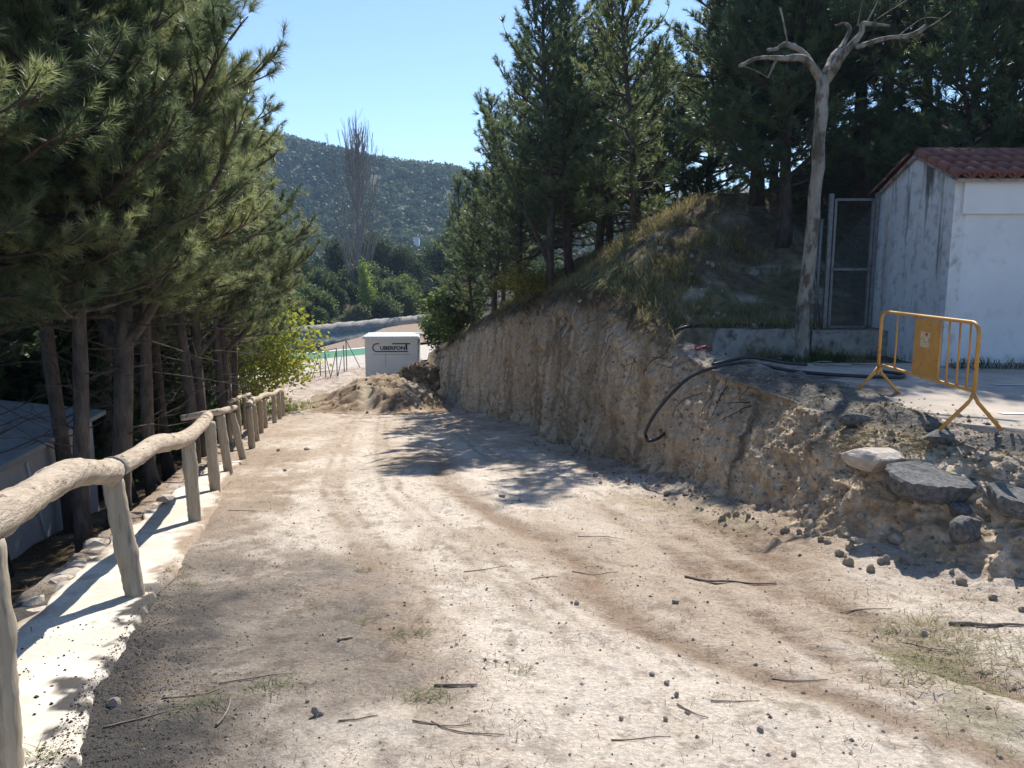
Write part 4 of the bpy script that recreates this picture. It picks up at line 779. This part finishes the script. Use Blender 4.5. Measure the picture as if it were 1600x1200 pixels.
# pine sprigs and clippings
def blades(name, pts, L0, L1, w, c1, c2, label, flat=True, per=30, kind='stuff', cat='grass', spreadr=.12, up=.0):
    rg = np.random.default_rng(len(pts)*7+per); V, C = [], []
    for (x, y) in pts:
        n = per; px = x+rg.normal(0, spreadr, n); py = y+rg.normal(0, spreadr*.7, n); a = rg.uniform(0, 6.28, n); l = rg.uniform(L0, L1, n); z = np.array([drop(a_, b_) for a_, b_ in zip(px, py)])
        d = np.c_[np.cos(a), np.sin(a), rg.uniform(-.02, .25, n) if flat else rg.uniform(up, up+1.2, n)]; d = nrm(d); s = np.c_[-np.sin(a), np.cos(a), np.zeros(n)]*w/2
        b = np.c_[px, py, z+.004]; m_ = b+d*(l*.55)[:, None]+[0, 0, .01]; t = b+d*l[:, None]-np.c_[np.zeros(n), np.zeros(n), l*.18 if not flat else 0*l]
        V.append(np.stack([b-s, b+s, m_+s*.8, m_-s*.8, t], 1).reshape(-1, 3)); C.append(np.repeat(mixc(c1, c2, rg.random(n)), 5, 0))
    V = np.vstack(V); k = np.arange(len(V)//5)*5; T_ = np.vstack([np.c_[k+3, k+2, k+4]]); Q_ = np.c_[k, k+1, k+2, k+3]
    o = G().add(V, T_, Q_, np.vstack(C)).obj(name, M_GRASS, None, False); tag(o, label, cat, kind=kind); return o
rl = [(lambda y: (RNG.uniform(float(Lx(y))+.3, float(Rx(y))), y))(2.2*math.exp(RNG.random()*1.9)) for _ in range(420)]
blades('road_litter', rl, .02, .09, .003, (.12, .09, .06), (.34, .26, .18), 'dry needles and bark shreds strewn over the dirt road', per=22, spreadr=.16, cat='litter')
spr = [(326, 1095), (285, 1105), (410, 1075), (430, 1070), (648, 1084), (808, 1043), (690, 1085), (620, 992), (655, 990), (655, 855), (566, 890), (300, 910), (275, 897), (455, 835), (570, 970), (60, 1190), (340, 785)]
blades('pine_sprig_litter', [ground_px(*p) for p in spr], .05, .12, .004, (.10, .13, .05), (.20, .215, .09), 'green pine sprigs scattered over the road', per=30, spreadr=.055)
clp = [(1430+i*9 % 170, 985+(i*37) % 90) for i in range(30)]+[(1440, 975)]*6+[(1330+i*31 % 250, 930+(i*53) % 120) for i in range(16)]+[(1120+i*23 % 130, 800+(i*17) % 50) for i in range(10)]+[(1040+i*19, 790+i*9) for i in range(6)]
blades('grass_clippings', [ground_px(*p) for p in clp], .05, .16, .0045, (.13, .14, .06), (.34, .30, .17), 'drying cut grass strewn over the tyre ruts', per=26, spreadr=.16)
bk = [(4.1+RNG.uniform(-.7, .4), 7.9+RNG.uniform(-.6, .6)) for _ in range(40)]+[(float(Ex(y))+RNG.normal(.1, .4), y) for y in RNG.uniform(6, 12, 50)]
blades('straw_litter', bk, .06, .2, .006, (.14, .13, .07), (.36, .30, .18), 'dry straw and roots littering the rubble bank', per=40, spreadr=.14)
hp = []
while len(hp) < 620:
    y = RNG.uniform(13.5, 34); x = float(Ex(y))+abs(RNG.normal(0, 2.6))+.02
    if x < 6.2 and float(fbm(np.array(x*.9), np.array(y*.9), o=2, seed=88)) > -.05: hp.append((x, y))
blades('hillside_grass', hp, .18, .5, .011, (.15, .15, .06), (.38, .33, .16), 'tufts of dry yellow-green grass on the hillside', flat=False, per=34, spreadr=.11, up=.5)
eg = [(float(Ex(y))+RNG.uniform(-.12, .12), y) for y in RNG.uniform(13, 48, 330)]
blades('edge_grass', eg, .2, .5, .012, (.06, .06, .03), (.20, .17, .08), 'dark dry grass hanging over the lip of the cutting', flat=False, per=26, spreadr=.12, up=-.5)
wd = [(5.6+RNG.uniform(-.8, 1.0), 13.4+RNG.uniform(-.5, .5)) for _ in range(26)]+[(RNG.uniform(7.1, 11), 12.22+RNG.uniform(-.1, .06)) for _ in range(24)]
blades('weeds', wd, .1, .34, .010, (.035, .06, .02), (.09, .12, .04), 'weeds growing at the foot of the tree and shed', flat=False, per=34, spreadr=.12, up=.6)
lg = [(-x, y) for x, y in zip(RNG.uniform(9.5, 15, 260), RNG.uniform(26, 38, 260))]
blades('lawn_grass', lg, .1, .3, .02, (.10, .15, .03), (.26, .28, .06), 'sunlit lawn under the yellow-green tree', flat=False, per=26, spreadr=.3, up=.6)
ll = [(float(Lx(y))-RNG.uniform(.9, 5), y) for y in RNG.uniform(2, 16, 160)]
blades('needle_litter', ll, .06, .16, .006, (.12, .09, .05), (.30, .22, .12), 'fallen needles and dry litter under the pines', per=34, spreadr=.25, cat='litter')
# roots hanging out of the cutting, parts of the bank
rg = np.random.default_rng(9); bx, by, bzz = bankP
for i in range(34):
    si_ = rg.integers(310, 560); ti = rg.integers(108, 146); p = np.array([bx[si_, ti], by[si_, ti], bzz[si_, ti]]); d = nrm(np.array([-1, -.3, rg.uniform(-1.6, .3)])+rg.normal(0, .5, 3)); Lr = rg.uniform(.2, .75); P = [p-d*.05]
    for _ in range(4): P.append(P[-1]+d*Lr/4); d = nrm(d+np.array([.1, 0, -.25])+rg.normal(0, .25, 3))
    G().tube(np.array(P), np.linspace(.011, .004, 5), 4).obj('root', M_BARK, bank)
# fallen branches among the near hill grass, red plastic scraps
def scrap(px, py, d, label, s):
    p = at(px, py, d); z = drop(p.x, p.y); rg = np.random.default_rng(int(px)); u = np.linspace(-1, 1, 7); X, Y = np.meshgrid(u, u); Zs = .35*fbm(X*1.3, Y*1.3, o=3, seed=int(px)); g = G(); g.grid(X*s, Y*s*.5, (Zs+.3)*s); g.grid(X*s, Y*s*.5, (Zs+.3)*s-.004, flip=True); o = g.obj('plastic_scrap', M_RED, None, True, (p.x, p.y, z+.02)); tag(o, label, 'scrap')
scrap(981, 497, 16.9, 'crumpled red plastic scrap on the grassy lip of the cutting', .12)
scrap(1098, 545, 12.7, 'torn red plastic tape beside the low concrete wall', .13)
# stones and debris on the hillside
for i in range(60):
    y = RNG.uniform(13.2, 20); x = float(Ex(y))+RNG.uniform(.1, 2.6); s = RNG.uniform(.04, .16); put(pl_me[i % 3] if i % 3 else st_me[i % 4], 'stone', x, y, s*.2, (i, i*2, i*3), 'weathered stone among the dry grass of the hillside', 'stone', 'stones on the hillside', s)
for i, (px, py, d, az, L) in enumerate(((1197, 427, 17.5, -.2, .5), (1040, 400, 19, .4, .7), (1300, 590, 12.4, -.5, .6), (1275, 560, 12.9, -.3, .5), (1350, 575, 12.5, -.6, .4))):
    p = at(px, py, d); P = [[p.x+math.cos(az)*L*t, p.y+math.sin(az)*L*t, drop(p.x+math.cos(az)*L*t, p.y+math.sin(az)*L*t)+.03] for t in np.linspace(-.5, .5, 4)]
    tag(G().tube(catmull(P, 3), np.linspace(.018, .01, 10), 5).obj('dead_branch', M_GREYB), 'pale dead branch lying on the shaded ground near the bare plane tree', 'branch', 'dead branches on the slope')

# ------------------------------------------------------------ earth heaps at the end of the cut
def heap(name, cx, cy, lx, ly, hh, seed, m, label, rot=0, track=False):
    n = 110; u = np.linspace(-1, 1, n); X, Y = np.meshgrid(u, u); r = np.hypot(X, Y)*(1+.22*fbm(X*1.6+seed, Y*1.6, o=3, seed=seed)); hgt = hh*(1-ss(.15, .98, r))
    X_, Y_ = X*lx/2, Y*ly/2; n1 = fbm(X_*1.5, Y_*1.5, o=4, seed=seed+1); n2 = fbm(X_*5, Y_*5, o=3, seed=seed+2)
    tr_ = (np.exp(-((X_+.95)/.35)**2)+np.exp(-((X_-1.15)/.35)**2))*ss(.5, -.4, Y) if track else 0*X_
    Z_ = hgt*(1+.12*n1)+(.07*n1+.06*n2+.05*fbm(X_*11, Y_*11, o=2, seed=seed+4))*ss(1.0, .8, r)*(1-.7*tr_)-.16*tr_*ss(1, .7, r); c, s = math.cos(rot), math.sin(rot); XX, YY = cx+X_*c-Y_*s, cy+X_*s+Y_*c
    ZZ = np.where(r < 1.0, Zr(YY)+Z_+.02, Zr(YY)-.12); g = G(); g.grid(XX, YY, ZZ)
    if track: C = mixc(mixc((.20, .135, .085), (.36, .27, .18), ss(-.4, .4, n1+.5*n2)), (.50, .40, .29), np.clip(tr_*.8, 0, 1)); g.c = [C.reshape(-1, 3)]
    o = g.obj(name, m); tag(o, label, 'heap'); SURF.append(BV(o)); return o
heap('earth_heap', -6.2, 37.2, 7.4, 12.5, 1.25, 3, M_ROAD, 'wide brown heap of excavated earth crossed by machine tracks', R(12), True)
heap('earth_heap', -4.9, 42.3, 5.0, 3.6, 1.55, 8, M_HEAPD, 'darker rubble heap piled against the white pump house', R(8))
ck = [rock_mesh(660+i, (1, .85, .7), 2, 1, .4, M_CLOD if i % 2 else M_HEAP) for i in range(4)]
for i in range(110):
    a = RNG.uniform(0, 6.28); r_ = RNG.uniform(.2, 1.15); x, y = -6.2+math.cos(a)*r_*3.6, 37+math.sin(a)*r_*5.2; s = RNG.uniform(.05, .2)
    put(ck[i % 4], 'clod', x, y, s*.2, (i, i*2, i*3), 'lump of brown earth on the big excavated heap', 'clod', 'clods on the earth heaps', s)
for i in range(60):
    x, y = RNG.uniform(-6.9, -2.9), RNG.uniform(40.9, 43.2); s = RNG.uniform(.1, .32); put(ck[i % 4], 'clod', x, y, s*.15, (i, i*2, i*3), 'rough lump on the darker rubble heap', 'clod', 'clods on the rubble heap', s)

# ------------------------------------------------------------ white pump house with lettering
PZ = -5.3; ph = tag(empty('pump_house', (-7.3, 46.2, PZ), R(3)), 'small white block building with black lettering beyond the earth heap', 'building')
PW, PD, PH = 3.15, 2.6, 2.75
G().box((0, PD/2, PH/2), (PW, PD, PH)).obj('wall', M_WHITE, ph, False)
rf = G().box((0, PD/2, PH+.05), (PW+.28, PD+.3, .10)).obj('roof', M_WHITE, ph, False)
for k in range(7):
    o = G().box((-PW/2-.10+(k+.5)*(PW+.2)/7, PD/2, PH+.13), ((PW+.2)/7-.02, PD+.24, .055)).obj('roof_panel', M_WHITE, rf, False)
k_ = .0097; X0 = -PW/2+.45; Z0 = PH-.27
def bar(x0, x1, z0, z1, nm='letter_bar', m=M_BLACK): G().box(((x0+x1)/2, -.008, (z0+z1)/2), (x1-x0, .012, abs(z1-z0))).obj(nm, m, ph, False)
lx = lambda c: X0+(c-735)*k_
lz = lambda c: Z0-(c-622)*k_
cg = G(); a = np.linspace(math.pi*.5, math.pi*1.5, 17); cxm, czm, ro, ri = lx(762), (lz(622)+lz(677))/2, (lz(622)-lz(677))/2, (lz(622)-lz(677))/2-.065
Vc = []; 
for rr in (ro, ri):
    for yy in (-.014, -.002): Vc.append(np.c_[cxm+np.cos(a)*rr, np.full(17, yy), czm+np.sin(a)*rr])
Vc = np.vstack(Vc); j = np.arange(16); cg.add(Vc, q=np.vstack([np.c_[j, j+1, 34+j+1, 34+j], np.c_[17+j, j+17+1, j+1, j][:, ::-1], np.c_[34+j, 34+j+1, 51+j+1, 51+j]])); cg.obj('letter', M_BLACK, ph, False)
bar(lx(762), lx(778), lz(622), lz(622)-.065); bar(lx(762), lx(955), lz(677)+.065, lz(677)); bar(lx(857), lx(970), lz(622), lz(622)-.065); bar(lx(940), lx(951), lz(622)-.065, lz(664))
cu = bpy.data.curves.new('lettering', 'FONT'); cu.body = 'UBERFON'; cu.size = .35; cu.offset = .013; cu.extrude = .004; cu.resolution_u = 3; cu.space_character = 1.0
tmp = bpy.data.objects.new('tmp', cu); COL.objects.link(tmp); bpy.context.view_layer.update(); me = bpy.data.meshes.new_from_object(tmp.evaluated_get(bpy.context.evaluated_depsgraph_get())); bpy.data.objects.remove(tmp)
vs = np.array([q_.co[:] for q_ in me.vertices]); sx_ = (lx(937)-lx(783))/(vs[:, 0].max()-vs[:, 0].min()); szz = (lz(640)-lz(664))/(vs[:, 1].max()-vs[:, 1].min())
for q_ in me.vertices: c = q_.co.copy(); q_.co = ((c.x-vs[:, 0].min())*sx_+lx(783), -.008+c.z*-1, (c.y-vs[:, 1].min())*szz+lz(664))
me.materials.clear(); me.materials.append(M_BLACK); link(me, 'lettering', ph)
xx = lx(736); rg = np.random.default_rng(2)
dl = G()
while xx < lx(968):
    wd_ = rg.uniform(.012, .03); dl.box((xx, -.005, lz(692)), (wd_, .006, .045)); xx += wd_+rg.uniform(.012, .03)
dl.obj('small_lettering', M_GREYL, ph, False)
bar(-.36, -.34, PH-.9, PH-1.75, 'drain_pipe', M_GREYL)
G().tube([[PW/2-.1, -.3, .6], [PW/2+.25, -.2, 1.55]], .02, 6).obj('prop', M_IRON, ph)

# ------------------------------------------------------------ pool terrace
def poly(name, pts, z, m, kind='structure', th=.0):
    P = np.array(pts, float); n = len(P); g = G(); c = P.mean(0); V = np.vstack([np.c_[P, np.full(n, z)], [[*c, z]]]); j = np.arange(n); g.add(V, np.c_[j, (j+1) % n, np.full(n, n)]); o = g.obj(name, m, None, False); tag(o, kind=kind); return o
pe0, pe1 = np.array([-31., 48.5]), np.array([-11.6, 69.2]); du = (pe1-pe0)/np.linalg.norm(pe1-pe0); nv = np.array([du[1], -du[0]])     # nv points to the camera side
def band(name, off0, off1, z, m, a=-12, b=48, cur=0):
    s = np.linspace(a, b, 40); g = G(); P0 = pe0+du*s[:, None]+nv*(off0+cur*np.sin(s*.1))[:, None]; P1 = pe0+du*s[:, None]+nv*(off1+cur*np.sin(s*.1))[:, None]
    g.grid(np.c_[P0[:, 0], P1[:, 0]], np.c_[P0[:, 1], P1[:, 1]], np.full((40, 2), z)); o = g.obj(name, m, None, False); tag(o, kind='structure'); return o
ONE = np.array(1.)
g = G(); X, Y = np.meshgrid(np.linspace(-60, 14, 75), np.linspace(44, 112, 69)); Zt = -5.5-.0*X; g.grid(X, Y, Zt); tag(g.obj('pool_terrace', M_CONC), kind='structure')
band('pool_deck', .5*ONE, 4.6*ONE, -5.262, M_GREEN, 0, 27.5); band('pool_coping', 0*ONE, .5*ONE, -5.25, M_WHITE, 0, 27.5); band('path', 4.6*ONE, 11*ONE, -5.268, M_CONC, 0, 60)
wall0, wall1 = np.array([-36., 52.]), np.array([-9.5, 104.])
poly('pool_water', [pe0, pe0+du*22, pe0+du*23.5-nv*3, [-15.2, 80], [-15.0, 90], [-13.5, 97], wall0], -5.30, M_WATER)
poly('terrace_paving', [pe0+du*22.2+nv*.0, pe0+du*45, [2, 104], [-9, 104], [-13.6, 97], [-15.1, 90], [-15.3, 80], pe0+du*23.6-nv*3], -5.285, M_BROWN)
# rough stone retaining wall behind the pool
n = 120; s = np.linspace(0, 1, n); P = wall0+(wall1-wall0)*s[:, None]; dw = (wall1-wall0)/np.linalg.norm(wall1-wall0); nw_ = np.array([dw[1], -dw[0]]); rows = []
for off, z in ((0, -5.6), (.02, -4.9), (-.1, -4.45), (-.5, -4.35), (-1.4, -4.5)):
    q_ = P+nw_*(off+.12*fbm(s*60, s*0+z, o=3, seed=5))[:, None]; rows.append(np.c_[q_, z+.12*fbm(s*70, s*0+z*3, o=3, seed=6)])
A_ = np.stack(rows, 1); g = G(); g.grid(A_[..., 0], A_[..., 1], A_[..., 2]); tag(g.obj('retaining_wall', M_CONCD), 'low rough grey stone wall along the far side of the pool', 'wall')
# bank behind
g = G(); X, Y = np.meshgrid(np.linspace(-90, 20, 90), np.linspace(0, 1, 40)); base = wall0[1]+(X-wall0[0])*(wall1-wall0)[1]/(wall1-wall0)[0]; base = np.clip(base, 52, 104)+.9; Yb = base+Y*60; Zb = -5.1+3.0*ss(0, .35, Y)+fbm(X*.3, Yb*.3, o=3, seed=14)*.5
C = mixc((.045, .05, .024), (.11, .10, .05), ss(-.3, .4, fbm(X*.5, Yb*.5, o=3, seed=15))); g.grid(X, Yb, Zb, C); vb = g.obj('terrain_bank', M_HILL); tag(vb, kind='structure'); SURF.append(BV(vb))
rgb = np.random.default_rng(3); V6 = ((SH1, 'dark green shrub massed on the bank behind the pools'), (SH1, 'dark green shrub massed on the bank behind the pools'), (SH2, 'light green shrub massed on the bank behind the pools'))
for i in range(58):
    s_ = rgb.uniform(.12, 1.05); off = rgb.uniform(2.0, 17); p = wall0+(wall1-wall0)*s_+np.array([-dw[1], dw[0]])*off; V, lb_ = V6[i % 3]; tree(V, p[0], p[1], i*1.3, rgb.uniform(.7, 1.3)*(1+.03*off), lb_, VG, 'shrub')
# sun lounger
lo = at(467, 570, 55); ln = tag(empty('sun_lounger', (lo.x, 55.5, -5.262), R(50)), 'brown folding sun lounger with raised back on the green pool deck', 'lounger')
G().box((0, 0, .38), (1.3, .62, .05)).obj('seat', M_CLOTH, ln, False)
G().add([[-.65, -.31, .38], [-.65, .31, .38], [-1.15, .31, 1.0], [-1.15, -.31, 1.0], [-.60, -.31, .36], [-.60, .31, .36], [-1.10, .31, .97], [-1.10, -.31, .97]], q=[[0, 1, 2, 3], [7, 6, 5, 4], [0, 3, 7, 4], [1, 5, 6, 2], [2, 6, 7, 3]]).obj('backrest', M_CLOTH, ln, False)
for x in (-.55, .55):
    for y in (-.28, .28): G().tube([[x, y, .37], [x+.12*(1 if x > 0 else -1), y, 0]], .02, 6).obj('leg', M_IRON, ln)
# wire fence posts in front of the pool
pf = tag(empty('wire_fence'), 'grey braced steel posts of a wire fence in front of the pool', 'fence')
def gp(px, py): a = math.tan(PITCH+math.atan((py-600)/1200)); y = 6.9/a; return Vector((at(px, py, y).x, y, -5.28))
FP = [(432, 575, 1.6), (501, 588, 1.75), (509, 590, 1.7), (527, 588, 1.85), (538, 581, 1.8), (542, 580, 2.3)]; tp_ = []
for px, py, hh in FP:
    p = gp(px, py); tp_.append((p, hh)); G().tube([p-Vector((0, 0, .1)), p+Vector((0, 0, hh))], .035, 6).obj('post', M_IRON, pf)
for i, px, py in ((1, 488, 590), (2, 517, 590), (3, 517, 589), (4, 528, 588), (5, 563, 575)):
    p, hh = tp_[i]; b = gp(px, py); G().tube([p+Vector((0, 0, hh*.93)), b], .028, 6).obj('brace', M_IRON, pf)
G().tube([tp_[2][0]+Vector((0, 0, tp_[2][1])), tp_[3][0]+Vector((0, 0, tp_[3][1]))], .028, 6).obj('top_rail', M_IRON, pf)
# dark green panel fence at the end of the cutting
df = tag(empty('picket_fence', (-4.9, 52, -3.9)), 'dark green picket fence on top of the cutting by the pump house', 'fence')
for k in range(9): G().box((k*.11-.55, k*.16, .75), (.03, .03, 1.7)).obj('picket', M_IRON, df, False)
for z in (.25, 1.35): G().tube([[-.6, -.07, z], [.4, 1.36, z]], .02, 5).obj('rail', M_IRON, df)

# ------------------------------------------------------------ low building below the pines
lb = tag(empty('low_building', (0, 0, 0)), 'low pale rendered building with grey metal roof down behind the pine trunks', 'building')
def prism(nm, pts, z0, z1, m, zl=None):
    P = np.array(pts); n = len(P); V = np.vstack([np.c_[P, np.full(n, z0)], np.c_[P, z1 if np.ndim(z1) else np.full(n, z1)]]); j = np.arange(n); g = G(); g.add(V, q=np.c_[j, (j+1) % n, n+(j+1) % n, n+j]); c = np.r_[V[:n].mean(0)[None], V[n:].mean(0)[None]]; V2 = np.vstack([V, c]); g = G(); g.add(V2, np.vstack([np.c_[n+j, n+(j+1) % n, np.full(n, 2*n+1)]]), np.c_[j, (j+1) % n, n+(j+1) % n, n+j]); return g.obj(nm, m, lb, False)
prism('wall', [[-5.75, 5.0], [-7.3, 13.1], [-10.4, 13.1], [-10.4, 5.0]], -4.5, -.92, M_CANVAS)
prism('roof', [[-5.6, 4.8], [-7.15, 13.3], [-10.6, 13.3], [-10.6, 4.8]], -.91, np.array([-.84, -.84, -.5, -.5]), M_SHEET)
for k in range(6):
    y = 5.4+k*1.25; x_ = lambda q: -5.75-(q-5)*1.55/8.1+.035
    G().tube([[x_(y), y, -1.05], [x_(y+.55), y+.55, -2.7]], .016, 5).obj('brace', M_WHITE, lb)
wb = tag(empty('white_wall', (-11.5, 27, -5.2)), 'white wall fragment glimpsed between the dark pine trunks', 'wall')
G().box((0, 0, 1.3), (3.0, .3, 2.6)).obj('panel', M_WHITE, wb, False); G().box((0, 0, 2.66), (3.2, .5, .1)).obj('coping', M_CONC, wb, False)

# ------------------------------------------------------------ air
hz = bpy.data.materials.new('haze'); hz.use_nodes = True; N = hz.node_tree.nodes; N.clear(); pv = N.new('ShaderNodeVolumePrincipled'); pv.inputs['Color'].default_value = (.5, .72, 1, 1); pv.inputs['Density'].default_value = .0003; pv.inputs['Anisotropy'].default_value = .2
oo = N.new('ShaderNodeOutputMaterial'); hz.node_tree.links.new(pv.outputs[0], oo.inputs['Volume'])
G().box((0, 40, 60), (6400, 6400, 160)).obj('haze', hz, None, False); tag(bpy.data.objects['haze'], 'pale haze in the valley air', 'haze', kind='stuff')
